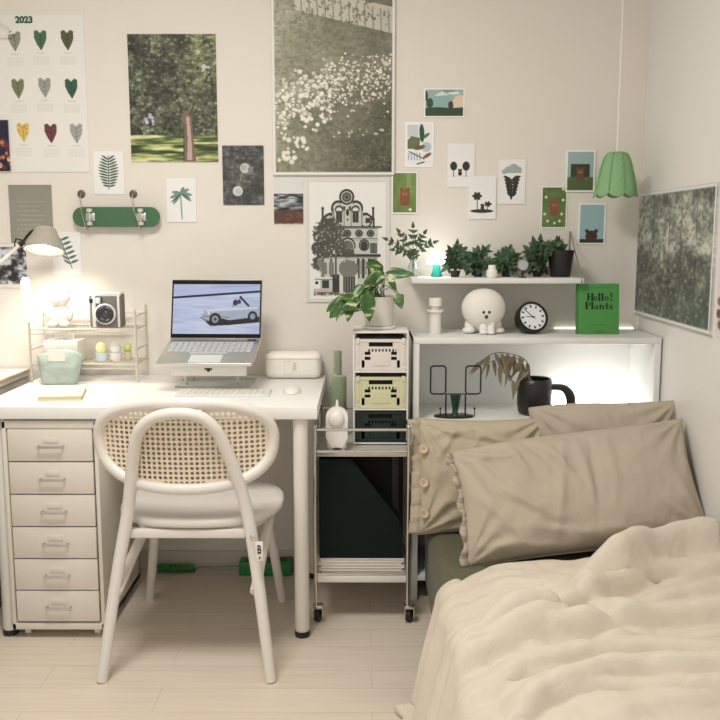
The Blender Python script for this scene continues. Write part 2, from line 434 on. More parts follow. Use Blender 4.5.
# oval backrest frame, ends swept forward
cX = -.4925; cZ = .6725; RX = .2415; RZ = .1235
def oval(a, k=1.0, e=2.45):
    c, s = math.cos(a), math.sin(a)
    x = math.copysign(abs(c) ** (2 / e), c) * RX * k; z = math.copysign(abs(s) ** (2 / e), s) * RZ * k
    return x * (1 + .05 * z / RZ), z
def bend(x, z): return -.852 + 0.95 * x * x - 0.12 * z
ov = []
for i in range(64):
    x, z = oval(2 * PI * i / 64); ov.append((cX + x, bend(x, z), cZ + z))
bm = B(); tube(bm, ov, .0163, 14, closed=True); obj('backrest_frame', bm, M_chair, t)
# cane panel: square cells each with an octagonal hole
bm = B(); cx_, cz_ = .0148, .0140; nxh, nzh = 36, 20
def inside(x, z, m):
    x = x / (1 + .05 * z / RZ); return (abs(x) / (RX - m)) ** 2.5 + (abs(z) / (RZ - m)) ** 2.45 < 1
vc = {}
def V_(x, z):
    k = (round(x, 5), round(z, 5))
    if k not in vc: vc[k] = bm.verts.new((cX + x, bend(x, z) , cZ + z))
    return vc[k]
for i in range(-18, 18):
    for j in range(-10, 10):
        x = (i + .5) * cx_; z = (j + .5) * cz_
        if not inside(x, z, .001): continue
        out = [(x + a * cx_ / 2, z + b_ * cz_ / 2) for a, b_ in ((1, 0), (1, 1), (0, 1), (-1, 1), (-1, 0), (-1, -1), (0, -1), (1, -1))]
        hr = .0054
        inn = [(x + hr * math.cos(PI / 4 * q), z + hr * math.sin(PI / 4 * q)) for q in range(8)]
        if not inside(x, z, .017): 
            bm.faces.new([V_(*o) for o in out]); continue
        for q in range(8): bm.faces.new((V_(*out[q]), V_(*out[(q + 1) % 8]), V_(*inn[(q + 1) % 8]), V_(*inn[q])))
o = obj('cane_panel', bm, M_cane, t, smooth=False); solid(o, .0022)
# seat
SC = Vector((-.484, -.600)); 
def seat_out(k, z, e=2.5, n=48, rx=.240, ry=.222):
    r = []
    for i in range(n):
        a = 2 * PI * i / n; c, s = math.cos(a), math.sin(a)
        r.append(Vector((SC.x + math.copysign(abs(c) ** (2 / e), c) * (rx + k), SC.y + math.copysign(abs(s) ** (2 / e), s) * (ry + k), z)))
    return r
def loft(bm, rings, cap=True):
    R = [[bm.verts.new(p) for p in r] for r in rings]; n = len(R[0])
    for a, b in zip(R[:-1], R[1:]):
        for i in range(n): bm.faces.new((a[i], a[(i + 1) % n], b[(i + 1) % n], b[i]))
    if cap: bm.faces.new(R[0][::-1]); bm.faces.new(R[-1])
bm = B(); loft(bm, [seat_out(-.035, .4305), seat_out(-.006, .431), seat_out(0, .437), seat_out(0, .448), seat_out(-.006, .454), seat_out(-.03, .4545), seat_out(-.06, .451), seat_out(-.15, .449)])
obj('seat', bm, M_chair, t, ang=1.2)
bm = B(); loft(bm, [seat_out(-.05, .398), seat_out(-.045, .398), seat_out(-.045, .430), seat_out(-.05, .430)]); obj('seat_apron', bm, M_chair, t)
for fx, tx in ((-.735, -.665), (-.280, -.325)):
    bm = B(); tube(bm, [(fx, -.305, .001), (tx, -.42, .425)], [.0145, .0175], 14); obj('front_leg', bm, M_chair, t)
for a, b in (((.0, 0, 0), 0), ((1, 0, 0), 1)):
    if b == 0: p0, p1 = at(117, 592, -.835), Vector((-.645, -.50, .402))
    else: p0, p1 = at(255, 592, -.832), Vector((-.285, -.50, .402))
    bm = B(); tube(bm, [p0, (p0 + p1) / 2 + Vector((0, 0, .012)), p1], .0150, 12, sm=4); obj('side_brace', bm, M_chair, t)
p0, p1 = at(126, 537, -.80), at(246, 537, -.80)
bm = B(); box(bm, p0.x, p1.x, -.815, -.79, .400, .425, .004); obj('rear_rail', bm, M_chair, t)
# hang tag
tg = thing('hang_tag', 'small white paper tag tied to the chair\'s right rear leg', 'tag', at(257, 545, -.86))
q = at(257, 539, -.86)
bm = B(); tube(bm, [(q.x - .020, -.838, q.z + .004), (q.x - .016, -.858, q.z + .006), (q.x, -.860, q.z + .002), (q.x + .006, -.862, q.z - .008)], .0012, 6, sm=4)
tube(bm, [(q.x - .022, -.840, q.z - .002), (q.x - .012, -.860, q.z - .002), (q.x + .006, -.862, q.z - .008)], .0012, 6, sm=4); obj('string', bm, mat('twine', (.35, .3, .22), .8), tg)
bm = B(); box(bm, q.x - .004, q.x + .016, -.8635, -.8625, q.z - .062, q.z - .006, .0003); obj('paper', bm, M_white, tg)
textmesh('letter', 'B', .034, M_black, tg, (q.x + .006, -.8642, q.z - .030), bold=.0008, depth=.0002, xs=.62)
bm = B(); box(bm, q.x + .005, q.x + .009, -.8643, -.8637, q.z - .056, q.z - .050); obj('mark', bm, M_black, tg)
# ------------------------------------------------------------------ pictures on the back wall
def rnd_dots(c, n, x0, y0, x1, y1, r0, r1, cols, a=1.0, asp=1.0, dens=None):
    for _ in range(n):
        x = c.rg.uniform(x0, x1); y = c.rg.uniform(y0, y1)
        if dens and c.rg.rand() > dens(x, y): continue
        col = cols[c.rg.randint(len(cols))]; r = c.rg.uniform(r0, r1)
        # local stamp
        ix0, ix1 = int((x - 3 * r) * c.r), int((x + 3 * r) * c.r) + 2; iy0, iy1 = int((y - 3 * r) * c.r), int((y + 3 * r) * c.r) + 2
        ix0, iy0 = max(0, ix0), max(0, iy0)
        X = c.X[iy0:iy1, ix0:ix1]; Y = c.Y[iy0:iy1, ix0:ix1]
        if X.size == 0: continue
        m = np.clip((1 - np.sqrt(((X - x) / (r * asp)) ** 2 + ((Y - y) / r) ** 2)) * r * c.r + .5, 0, 1)[..., None] * a
        c.c[iy0:iy1, ix0:ix1] = c.c[iy0:iy1, ix0:ix1] * (1 - m) + np.array(col, float) * m
# calendar: nine tropical leaves under the year
def p_cal(c):
    ox = 10
    c.rect(0, 0, c.w, 2, (222, 214, 200))
    cols = [(150, 145, 120), (70, 110, 80), (92, 92, 55), (125, 125, 85), (160, 155, 140), (55, 95, 70), (225, 190, 80), (120, 60, 60), (165, 160, 150)]
    cen = [(13, 40), (39, 39), (66, 39), (14, 87), (41, 86), (68, 87), (17, 131), (45, 132), (71, 132)]
    for i, (x, y) in enumerate(cen):
        x += ox; y -= 13; col = cols[i]; dk = tuple(v * .72 for v in col)
        c.poly([(x - 6, y - 8), (x - 3, y - 9.5), (x, y - 6), (x + 3, y - 9.5), (x + 6.5, y - 8), (x + 6.3, y - 1), (x + 4, y + 5), (x + .5, y + 11), (x - 3.5, y + 5), (x - 6, y - 1)], col)
        c.line(x, y - 6, x + .5, y + 10, .8, dk)
        for k in range(3):
            c.line(x, y - 3 + 4 * k, x - 5, y - 7 + 4 * k, .6, dk); c.line(x, y - 3 + 4 * k, x + 5, y - 7 + 4 * k, .6, dk)
        if i == 6: rnd_dots(c, 12, x - 5, y - 8, x + 4, y + 3, .6, 1.4, [(225, 120, 60), (230, 140, 70)])
        c.rect(x - 4, y + 13, x + 4, y + 13.8, (170, 165, 155), .6)
        for k in range(7): 
            for l in range(4): c.rect(x - 8 + 2.4 * k, y + 17 + 2.2 * l, x - 7 + 2.4 * k, y + 18 + 2.2 * l, (185, 180, 170), .7)
cal = wallprint('wall_calendar', 'cream wall calendar with nine leaf drawings at top left', 'calendar', -10, 13, 83, 172, p_cal, 2.0, bg=(228, 220, 204))
p = at(24, 20, -.0036)
textmesh('year', '2023', .030, mat('green_ink', (.03, .10, .06), .6), cal, (p.x, -.0036, p.z), bold=.0016, depth=.0003, xs=1.0)

def p_tree(c):
    n = c.noise(14, 12, 4); n2 = c.noise(3.5, 3, 3)
    img = c.ramp(n * .55 + n2 * .45, [(0.2, (40, 40, 34)), (.42, (66, 66, 56)), (.56, (92, 94, 74)), (.7, (134, 138, 104)), (.85, (196, 196, 160))])
    g = np.clip((c.X / c.w - .35) * 1.3, 0, 1) * np.clip(1.2 - c.Y / c.h * 1.4, 0, 1)
    img = img + g[..., None] * np.array([36, 40, 6]) * (n2[..., None] * 1.4)
    c.c = img
    rnd_dots(c, 520, 0, 0, 88, 100, .6, 1.5, [(150, 165, 95), (105, 120, 70), (60, 70, 45), (178, 188, 128)], .55, 1.5, lambda x, y: .25 + .75 * x / 88)
    rnd_dots(c, 300, 0, 0, 88, 104, .8, 2.2, [(28, 34, 26), (40, 44, 36)], .5, 1.0, lambda x, y: 1 - .7 * x / 88)
    rnd_dots(c, 10, 12, 80, 24, 90, 1, 2.2, [(205, 205, 210)], .7); rnd_dots(c, 9, 74, 30, 81, 38, .8, 1.6, [(200, 205, 210)], .8)
    gr = c.noise(26, 3.2, 3)
    gi = c.ramp(gr, [(.3, (52, 66, 34)), (.48, (92, 108, 52)), (.6, (168, 172, 96)), (.75, (222, 214, 150))])
    m = np.clip((c.Y - 102 + 2 * c.noise(20, 20, 1)) * 1.5, 0, 1); c.put(m, gi)
    c.poly([(52, 76), (62, 76), (63.5, 100), (66, 127), (54, 127), (55, 100)], (126, 98, 82)); c.poly([(57, 82), (60, 82), (62, 110), (62, 126), (57, 126), (58, 104)], (188, 160, 142))
    c.line(53, 78, 50, 68, 2, (70, 56, 46)); c.line(61, 80, 66, 68, 2, (80, 62, 50)); c.line(54.5, 90, 53.5, 127, 1, (66, 54, 44))
wallprint('tree_photograph', 'colour photograph of a large park tree on the wall above the skateboard', 'picture', 127, 34, 215.5, 162, p_tree, 1.8, th=.002)

def p_flow(c):
    n = c.noise(30, 26, 3); n2 = c.noise(4, 3.2, 3)
    gx, gy = c.X / c.w, c.Y / c.h
    v = .20 + .3 * n + .32 * n2 + .26 * (1 - gx) * (gy < 2) - .30 * np.clip(gy - .45, 0, 1) * 1.6 * (.4 + .6 * gx) - .08 * gx
    c.c = c.ramp(v, [(.1, (62, 62, 46)), (.35, (96, 94, 72)), (.55, (128, 123, 98)), (.75, (160, 154, 124)), (.95, (196, 190, 165))])
    rnd_dots(c, 1500, 0, 0, c.w, c.h, .4, 1.0, [(84, 82, 62), (146, 142, 114), (108, 106, 82)], .45, 1.3)
    # pale fence slanting down to the right
    m = ((c.Y > 10 + (c.X - 20) * .22 - 12) & (c.Y < 26 + (c.X - 20) * .24 - 4) & (c.X > 24)).astype(float) * (n2 > .33)
    c.put(m, (216, 208, 184), .75)
    rnd_dots(c, 40, 24, 8, 122, 36, 1, 3, [(110, 104, 80)], .6, .5)
    for k in range(12): c.line(30 + 8 * k, 6 + 1.6 * k, 31 + 8 * k, 28 + 1.6 * k, 1.1, (116, 108, 84), .8)
    def d1(x, y): 
        return math.exp(-((y - (97 - (x - 60) * .18)) / 20) ** 2) if x > 52 else 0
    rnd_dots(c, 900, 52, 66, c.w - 4, 142, .5, 1.35, [(236, 228, 206), (222, 212, 186), (206, 196, 168)], .95, 1.1, d1)
    def d2(x, y): return math.exp(-((y - (115 + (30 - x) * .3)) / 22) ** 2)
    rnd_dots(c, 430, 4, 82, 60, 160, 1.0, 2.2, [(236, 228, 208), (226, 216, 194), (212, 202, 178)], .92, 1.05, d2)
    rnd_dots(c, 26, 6, 150, 36, 178, 1.2, 2.6, [(230, 222, 200)], .9); rnd_dots(c, 14, 60, 140, 115, 150, .8, 1.6, [(220, 212, 190)], .8)
    rnd_dots(c, 420, 4, 80, c.w, 150, .4, .9, [(96, 92, 72), (120, 114, 92)], .6)
    rnd_dots(c, 160, 60, 170, 120, 182, .5, 1.2, [(140, 140, 105)], .6, .5)
    b = (226, 219, 204); c.rect(0, 0, 3, c.h, b); c.rect(c.w - 3, 0, c.w, c.h, b); c.rect(0, c.h - 3, c.w, c.h, b); c.rect(0, 0, c.w, 3, b)
wallprint('blossom_poster', 'tall white-edged poster photograph of a flowering shrub above the townhouse print', 'poster', 270.5, -14, 395.5, 175, p_flow, 1.6, th=.010, Y=-.011)

def p_fern(c):
    c.line(15, 5, 14.5, 38, .8, (60, 84, 66))
    for k in range(11):
        y = 7 + 2.7 * k; L = 3 + 7 * math.sin(PI * (k + 2) / 14)
        for s in (-1, 1): c.leaf(14.8, y + 1.5, 14.8 + s * L, y - 2.5 + (k * .25), 1.9, (70, 100, 78))
wallprint('fern_card', 'white card with a single green fern frond above the skateboard', 'card', 93, 151, 123, 194.5, p_fern, 3.0)
def p_palm(c):
    c.line(14, 14, 15, 41, 1.2, (110, 140, 125))
    for dx, dy in ((-9, -4), (-11, 2), (-8, 8), (8, -7), (11, -1), (10, 5), (3, -9)):
        c.leaf(14.5, 15, 14.5 + dx, 15 + dy + 3, 3.2, (105, 140, 128)); 
    for dx, dy in ((-10, 6), (9, 2)): c.leaf(14.5, 16, 14.5 + dx, 15 + dy + 3, 1.6, (60, 95, 80))
wallprint('palm_card', 'white card with a small pale green palm to the skateboard\'s right', 'card', 166, 178, 195.5, 222, p_palm, 3.0)
def p_text(c):
    n = c.noise(20, 20, 2); c.c = c.c + (n[..., None] - .5) * 8
    for k in range(9):
        y = 16 + 4.6 * k
        x = 10 if k % 2 else 7
        while x < 34 - (k % 3) * 3:
            L = c.rg.uniform(1.5, 4); c.rect(x, y, x + L, y + 1.0, (170, 166, 142), .7); x += L + 1
    c.rect(0, 0, c.w, .8, (120, 116, 96))
wallprint('verse_poster', 'olive grey poster with small pale lines of text behind the lamp head', 'poster', 8, 185, 51, 243, p_text, 2.2, bg=(142, 138, 118), Y=-.004)
def p_leaf(c):
    c.line(8, 6, 19, 36, .9, (70, 95, 85))
    for k in range(6):
        x, y = 9 + 1.7 * k, 8 + 4.6 * k
        c.leaf(x, y, x + 8, y - 3.2, 2.5, (78, 110, 98)); c.leaf(x, y + 1, x - 6.5, y - 3.4, 2.4, (96, 122, 112))
wallprint('leaf_card', 'white card with a dark drooping leaf sprig beside the lamp head', 'card', 51.5, 232, 80, 275, p_leaf, 3.0)
def p_bw(c):
    n = c.noise(6, 5, 3); c.c = c.ramp(n, [(.3, (45, 42, 40)), (.5, (115, 112, 115)), (.65, (205, 202, 205))])
    b = (224, 216, 198); c.rect(0, 0, c.w, 4, b); c.rect(0, c.h - 4, c.w, c.h, b)
wallprint('grey_photo_print', 'black and white photograph behind the lamp arm at the left edge', 'picture', -22, 243, 25.5, 288, p_bw, 2.0)
def p_dand(c):
    n = c.noise(5, 4, 3); c.c = c.ramp(n, [(.3, (62, 62, 58)), (.6, (84, 84, 78)), (.85, (125, 125, 118))])
    c.line(20, 26, 15, 44, .9, (140, 140, 132)); c.line(17, 36, 19, 58, .7, (110, 110, 104))
    c.ell(22.5, 22.5, 5, 5, (190, 188, 180)); c.ell(21, 22, 3, 3, (168, 168, 160)); c.ell(15, 45.5, 5, 5, (205, 203, 196)); c.ell(15.5, 46, 3.3, 3.3, (185, 183, 176))
    c.ell(28, 24, 2.6, 3, (125, 124, 118)); rnd_dots(c, 60, 0, 0, 42, 14, .4, 1, [(120, 120, 112)], .6)
wallprint('dandelion_photograph', 'dark grey photograph of two dandelion heads right of the tree photograph', 'picture', 222, 145.5, 263.5, 205, p_dand, 2.4, th=.002)
def p_lake(c):
    c.rect(0, 16, 29.5, 46, (60, 58, 54)); n = c.noise(9, 2.2, 3); im = c.ramp(n, [(.3, (45, 46, 44)), (.55, (110, 112, 106)), (.75, (185, 186, 180))]); c.put(((c.Y > 16) & (c.Y < 33)).astype(float), im)
    c.rect(0, 33, 29.5, 46, (112, 74, 58)); n = c.noise(7, 3, 2); c.put((c.Y > 33) * (n > .5).astype(float) * .5, (84, 50, 40))
    c.rect(0, 0, 29.5, 15.5, (214, 210, 198))
wallprint('shoreline_photo', 'small instant photograph of a shoreline under the dandelion photograph\'s right side', 'picture', 273.5, 177.5, 303, 224, p_lake, 2.4)

def p_house(c):
    n = c.noise(5, 5, 3); n2 = c.noise(2.2, 2.2, 2)
    b = (214, 207, 192)
    for q in ((0, 0, 3.2, 124), (81.8, 0, 85, 124), (0, 0, 85, 3.2), (0, 120.8, 85, 124)): c.rect(*q, b)
    for q in ((3.2, 3.2, 3.8, 120.8), (81.2, 3.2, 81.8, 120.8), (3.2, 3.2, 81.8, 3.8)): c.rect(*q, (196, 188, 172))
    wl = (192, 190, 174); dk = (62, 60, 52); md = (108, 106, 94); lt = (210, 207, 192)
    # gable silhouette, dark outline with a pale face inside
    def arch(x, y, r, w): c.ell(x, y, r, r * 1.12, dk); c.ell(x, y + .3, r - w, (r - w) * 1.12, wl)
    c.poly([(16, 50), (16, 40), (24, 34), (62, 34), (70, 40), (70, 50)], dk); c.poly([(18, 50), (18, 41.5), (25, 36), (61, 36), (68, 41.5), (68, 50)], wl)
    arch(24, 42, 6.5, 1.8); arch(61, 42, 6.5, 1.6)
    c.rect(27, 26, 58, 46, wl); arch(33, 30, 7.2, 2); arch(51, 30, 7.2, 2); c.rect(27.5, 32, 57, 48, wl)
    c.poly([(36, 28), (37, 20), (47, 20), (48, 28)], wl)
    c.ell(41.7, 18.6, 7.6, 7.8, dk); c.ell(41.7, 18.8, 5.6, 5.8, wl); c.ell(41.7, 18.8, 4.6, 4.8, dk); c.ell(41.7, 18.8, 3.5, 3.6, md); c.ell(41.7, 18.8, 1.4, 1.4, dk)
    for x in (34, 50.5):
        c.ell(x, 31, 4.2, 4, dk); c.ell(x, 31.5, 3, 2.6, lt); c.rect(x - 3, 32.5, x + 3, 44, dk); c.rect(x - .3, 33, x + .3, 44, md)
    c.rect(27.8, 30, 28.8, 48, md); c.rect(56.4, 30, 57.4, 48, md); c.rect(38.6, 30, 39.4, 48, md); c.rect(45.6, 30, 46.4, 48, md)
    c.ell(42.5, 34, 1.6, 3.4, dk); c.ell(42.5, 41, 1, 1, dk); c.rect(60.5, 39.5, 65.5, 44.5, dk); c.rect(20, 40, 24, 45, dk)
    c.rect(16.5, 30.5, 18.5, 41, dk); c.rect(67.2, 30.5, 69.2, 41, dk); c.ell(17.5, 30, 1.4, 1.6, dk); c.ell(68.2, 30, 1.4, 1.6, dk)
    c.rect(14.5, 50, 73, 117, wl)
    c.rect(8, 47.6, 77, 49.2, dk); c.rect(12, 49.6, 74, 50.3, md); c.rect(14, 59.6, 73, 60.4, md); c.rect(14, 61.4, 73, 61.9, (150, 148, 134))
    for x in (42.3, 54, 65.6): c.ell(x, 54.8, 3.9, 3.7, dk); c.ell(x, 54.8, 2.6, 2.5, md); c.ell(x, 54.8, 1.5, 1.5, dk)
    arch(42.7, 67.5, 7.8, 1.4); c.ell(42.7, 68, 5.6, 6.2, md); arch(59.2, 66.5, 5.4, 1.2); c.ell(59.2, 67, 3.8, 4.6, dk)
    c.rect(65.4, 64.5, 72, 74.6, dk); c.rect(66.4, 65.4, 68.4, 73.6, md); c.rect(69.2, 65.4, 71.2, 73.6, md)
    c.rect(14, 75.6, 76, 78.4, dk); c.rect(14, 79, 73, 79.6, md); c.rect(36, 70, 50, 74, lt)
    for x in (16, 24.5, 52, 57, 63, 68.5): c.rect(x, 80, x + 2.6, 100, dk if x > 50 else md)
    for x in (55, 60, 66): c.rect(x, 82, x + 2, 96, (150, 148, 134))
    for x, y in ((16.5, 84), (23.5, 84)): c.rect(x, y, x + 5, y + 12, (126, 118, 106))
    c.rect(9, 98.6, 32, 100.6, lt); c.rect(9, 100.8, 32, 101.6, md); c.rect(16.5, 102, 23.5, 110, dk); c.ell(11, 104.5, 1.7, 1.7, dk)
    c.rect(8, 110.5, 28, 113.5, (198, 172, 160)); c.rect(27, 96, 34, 117, dk)
    c.rect(34.6, 94, 37.6, 117, lt); c.rect(50, 94, 53, 117, lt); c.rect(38, 98, 50, 117, dk)
    for x in (39.5, 42.2, 44.9, 47.6): c.rect(x, 99, x + .8, 114, (150, 148, 136))
    c.rect(38, 114.6, 47, 119, (190, 128, 116)); c.rect(8, 113.8, 34, 117, md); rnd_dots(c, 70, 8, 114, 72, 118.5, .4, 1.1, [dk, lt, md], .8)
    # the mottled tree before the facade
    for x, y, rx, ry, th_ in ((24, 56, 15, 14, .42), (18, 70, 11, 9, .45), (33, 66, 9, 10, .5), (13, 86, 7, 6, .5), (24, 44, 9, 6, .55), (43.5, 90, 9, 8.5, .30), (42, 74, 9, 5, .5)):
        d = 1 - np.hypot((c.X - x) / rx, (c.Y - y) / ry); m = np.clip((d * .55 + (n + n2) * .5 - th_) * 9, 0, 1) * (d > -.12)
        c.put(m, (82, 78, 66) if y < 85 else (118, 116, 102), .95)
    for k in range(60):
        a = c.rg.uniform(1.9, 4.4); r0 = c.rg.uniform(.8, 1.0); cy = c.rg.choice([56, 70, 84]); x0, y0 = 22 + 12 * math.cos(a) * r0, cy + 9 * math.sin(a) * r0
        c.leaf(x0, y0, x0 + 4.2 * math.cos(a), y0 + 3 * math.sin(a) + c.rg.uniform(-1, 1), 1.2, (74, 70, 60), .9)
    c.rect(29.5, 68, 31.5, 100, (92, 88, 76)); rnd_dots(c, 120, 10, 44, 38, 80, .4, 1.0, [(190, 188, 172), (60, 58, 50)], .6)
wallprint('townhouse_print', 'framed grey print of an ornate gabled townhouse behind the potted plant', 'poster', 305, 178, 390, 302, p_house, 2.6, bg=(228, 221, 206), th=.004, Y=-.006)

# small illustrated cards
def bdr(c, b=1.6, col=(246, 243, 232)):
    b += .3
    c.rect(0, 0, c.w, b, col); c.rect(0, c.h - b, c.w, c.h, col); c.rect(0, 0, b, c.h, col); c.rect(c.w - b, 0, c.w, c.h, col)
def p_c1(c):
    c.c[:] = (150, 175, 160); c.ell(30, 5, 6, 1.5, (215, 220, 205)); c.ell(24, 3, 8, 1.3, (120, 150, 135))
    c.ell(36, 15, 7, 8, (222, 196, 165)); c.poly([(9, 6), (18, 4), (27, 8), (26, 17), (17, 22), (9, 19)], (140, 172, 165)); c.poly([(10, 8), (18, 3), (25, 7)], (210, 218, 208))
    c.ell(6, 15, 3.4, 5, (56, 82, 66)); c.ell(2, 8, 2, 5, (40, 62, 48)); c.poly([(0, 20), (14, 19), (28, 20), (42, 19), (42, 30), (0, 30)], (54, 78, 56)); c.ell(27, 17, 2.6, 4, (78, 60, 48))
    bdr(c, 1.2)
wallprint('landscape_card', 'small landscape-format card of a glass house and hills, topmost of the small cards', 'card', 424, 88, 465, 117.5, p_c1, 3.0)
def p_c2(c):
    c.rect(2, 3, 13, 15, (196, 200, 192)); c.poly([(2, 18), (6, 14), (15, 16), (14, 27), (2, 27)], (104, 112, 66))
    c.leaf(16, 2, 17, 20, 5, (48, 84, 60)); c.leaf(18, 16, 24, 11, 3, (70, 110, 84)); c.ell(21, 25, 5, 5, (176, 192, 190)); c.leaf(9, 27, 20, 24, 4, (120, 84, 62)); c.leaf(18, 36, 26, 31, 3.5, (128, 92, 66))
    c.ell(9, 34, 8, 4.6, (218, 222, 220)); 
    for k in range(5): c.line(4 + 2.6 * k, 31, 3 + 3 * k, 38, .5, (60, 70, 75))
    c.line(4, 29.5, 19, 37, .9, (40, 44, 44)); c.line(12, 42, 19, 40, 1.2, (40, 44, 44)); bdr(c, 1.3)
wallprint('lounging_card', 'white card of a reclining figure and plant, left below the landscape card', 'card', 405.5, 122, 434, 167, p_c2, 3.0)
def bear(c, x, y, s, col=(140, 82, 48), seated=True):
    c.ell(x - 2.6 * s, y - 6 * s, 1.4 * s, 1.4 * s, col); c.ell(x + 2.6 * s, y - 6 * s, 1.4 * s, 1.4 * s, col)
    c.rect(x - 3.6 * s, y - 6 * s, x + 3.6 * s, y + 6 * s, col); c.ell(x, y - 2.8 * s, 1.8 * s, 1.3 * s, (176, 118, 76)); c.ell(x, y - 3.2 * s, .6 * s, .5 * s, (50, 34, 26))
    c.line(x, y + 3 * s, x, y + 6 * s, .6, (96, 56, 34))
def p_c3(c):
    g = c.noise(8, 20, 2); c.c = c.ramp(g, [(.2, (102, 122, 56)), (.8, (122, 142, 74))]); c.rect(15, 0, 20, 22, (146, 166, 104), .6)
    bear(c, 13.5, 26, 1.35); c.ell(19, 38, 1.5, 1.5, (226, 224, 190)); bdr(c, 1.2)
wallprint('green_bear_card', 'green card with a brown bear touching the blossom poster\'s lower right corner', 'card', 391.5, 171.5, 418, 214, p_c3, 3.0, Y=-.004)
bk = (52, 54, 46)
def p_c4(c):
    for x, r in ((6, 4.4), (18.5, 4.6)): c.ell(x, 22.5, r * .8, r, bk); c.line(x, 22, x, 33, .7, bk)
    c.rect(11, 26, 14, 31.5, bk); c.ell(11.2, 26, .9, .9, bk); c.ell(13.8, 26, .9, .9, bk); c.ell(12.5, 30, 2, 2.2, bk); c.rect(4, 32, 21, 33, (190, 186, 174), .5)
wallprint('two_trees_card', 'white card with two round black trees and a tiny bear between', 'card', 448, 143.5, 475, 187, p_c4, 3.2)
def p_c5(c):
    c.ell(13, 35, 11.5, 1.9, bk); c.line(8, 20, 8.5, 35, .8, bk); c.line(19, 28, 18, 35, .8, bk)
    for a in range(6): c.leaf(8, 20, 8 + 5 * math.cos(a * 1.05), 20 + 4.4 * math.sin(a * 1.05), 3, bk)
    for a in range(5): c.leaf(19, 28, 19 + 4 * math.cos(a * 1.25), 28 + 3 * math.sin(a * 1.25), 2.2, bk)
    c.ell(13.5, 32, 1.8, 3, bk); c.ell(12.4, 28.6, .9, .9, bk); c.ell(14.6, 28.6, .9, .9, bk); c.ell(13.5, 29.6, 1.6, 1.4, bk)
wallprint('island_card', 'white card with black flowers and a bear on a dark mound', 'card', 469.5, 176, 496.5, 219, p_c5, 3.2, Y=-.005)
def p_c6(c):
    for x, y, r in ((10, 10, 4), (15, 8, 4.6), (19, 10, 4), (6, 12, 3)): c.ell(x, y, r, r * .8, (158, 170, 160))
    c.rect(5, 11, 23, 13.5, (158, 170, 160)); c.line(13, 22, 13, 39, 2, bk)
    for k in range(6):
        y = 18 + 3.2 * k
        for s in (-1, 1): c.leaf(13.5, y + 3, 13.5 + s * (8.5 - k * .8), y - 1.5, 3, bk)
    c.leaf(13, 22, 19, 16, 3, bk)
wallprint('rain_cloud_card', 'white card with a grey cloud above a black leafy plant', 'card', 499, 159.5, 526, 204, p_c6, 3.2)
def p_c7(c):
    g = c.noise(8, 8, 2); c.c = c.ramp(g, [(.2, (84, 108, 50)), (.8, (104, 130, 64))])
    bear(c, 13.5, 22, 1.25, (140, 84, 50)); 
    for x, y in ((5, 11), (22, 14), (4, 28), (21, 28), (7, 35), (14, 37), (22, 3), (19, 35)): c.ell(x, y, 1.4, 1.4, (216, 220, 160))
    bdr(c, 1.1)
wallprint('flower_bear_card', 'green card of a brown bear with pale flowers, right half of the wall', 'card', 541.5, 186, 568, 228.5, p_c7, 3.0)
def p_c8(c):
    c.c[:] = (150, 176, 170); c.rect(0, 27, 30, 45, (88, 104, 58)); c.rect(5, 14, 24, 27, (66, 62, 46)); bear(c, 14.5, 25, 1.1, (110, 74, 52)); c.rect(0, 30, 30, 45, (84, 100, 54)); bdr(c, 1.4)
wallprint('hillside_bear_card', 'blue and green card with a bear at a dark box beside the green pendant', 'card', 566.5, 150, 596, 192, p_c8, 3.0, Y=-.005)
def p_c9(c):
    c.c[:] = (150, 182, 180); c.rect(0, 36, 30, 42, (54, 66, 40)); c.ell(13.5, 33, 6, 5.5, (78, 52, 42)); c.ell(9, 28, 2, 2, (78, 52, 42)); c.ell(18, 28, 2, 2, (78, 52, 42)); c.rect(0, 37, 30, 42, (50, 62, 38)); bdr(c, 1.4)
wallprint('peeking_bear_card', 'pale blue card with a bear peeking from below, under the pendant', 'card', 579, 203, 606.5, 244.5, p_c9, 3.0)
def p_odd(c):
    c.c[:] = (40, 38, 60); rnd_dots(c, 60, 0, 20, 40, 50, 1, 3, [(210, 120, 70), (230, 190, 160), (120, 50, 40)], .9); c.rect(0, 50, 40, 52, (40, 30, 24))
wallprint('patterned_postcard', 'dark blue and orange card overlapping the calendar\'s left edge', 'card', -28, 120, 7.5, 171, p_odd, 2.0, Y=-.012)
# wire clothes hanger end, top left
t = thing('clothes_hanger', 'white clothes hanger tip poking into the top left corner', 'hanger', at(-30, 20, -.035))
bm = B(); tube(bm, [at(-30, 2, -.035), at(0, 19, -.035), at(13, 29, -.035), at(12, 33, -.035), at(0, 33.5, -.035), at(-60, 33.5, -.035), at(-73, 30, -.035), at(-60, 19, -.035), at(-30, 2, -.035)], .0032, 8, sm=5); obj('frame', bm, M_steelw, t)
bm = B(); tube(bm, [at(-30, 2, -.035), at(-30, -8, -.035), at(-24, -14, -.035), at(-30, -20, -.030), at(-36, -14, -.030)], .002, 8, sm=4); obj('hook', bm, M_chrome, t)
bm = B(); tube(bm, [at(-30, -17.2, -.001), at(-30, -17.2, -.045)], .0028, 10); tag(obj('wall_peg', bm, M_chrome, None), 'small metal peg carrying the white clothes hanger', 'peg')

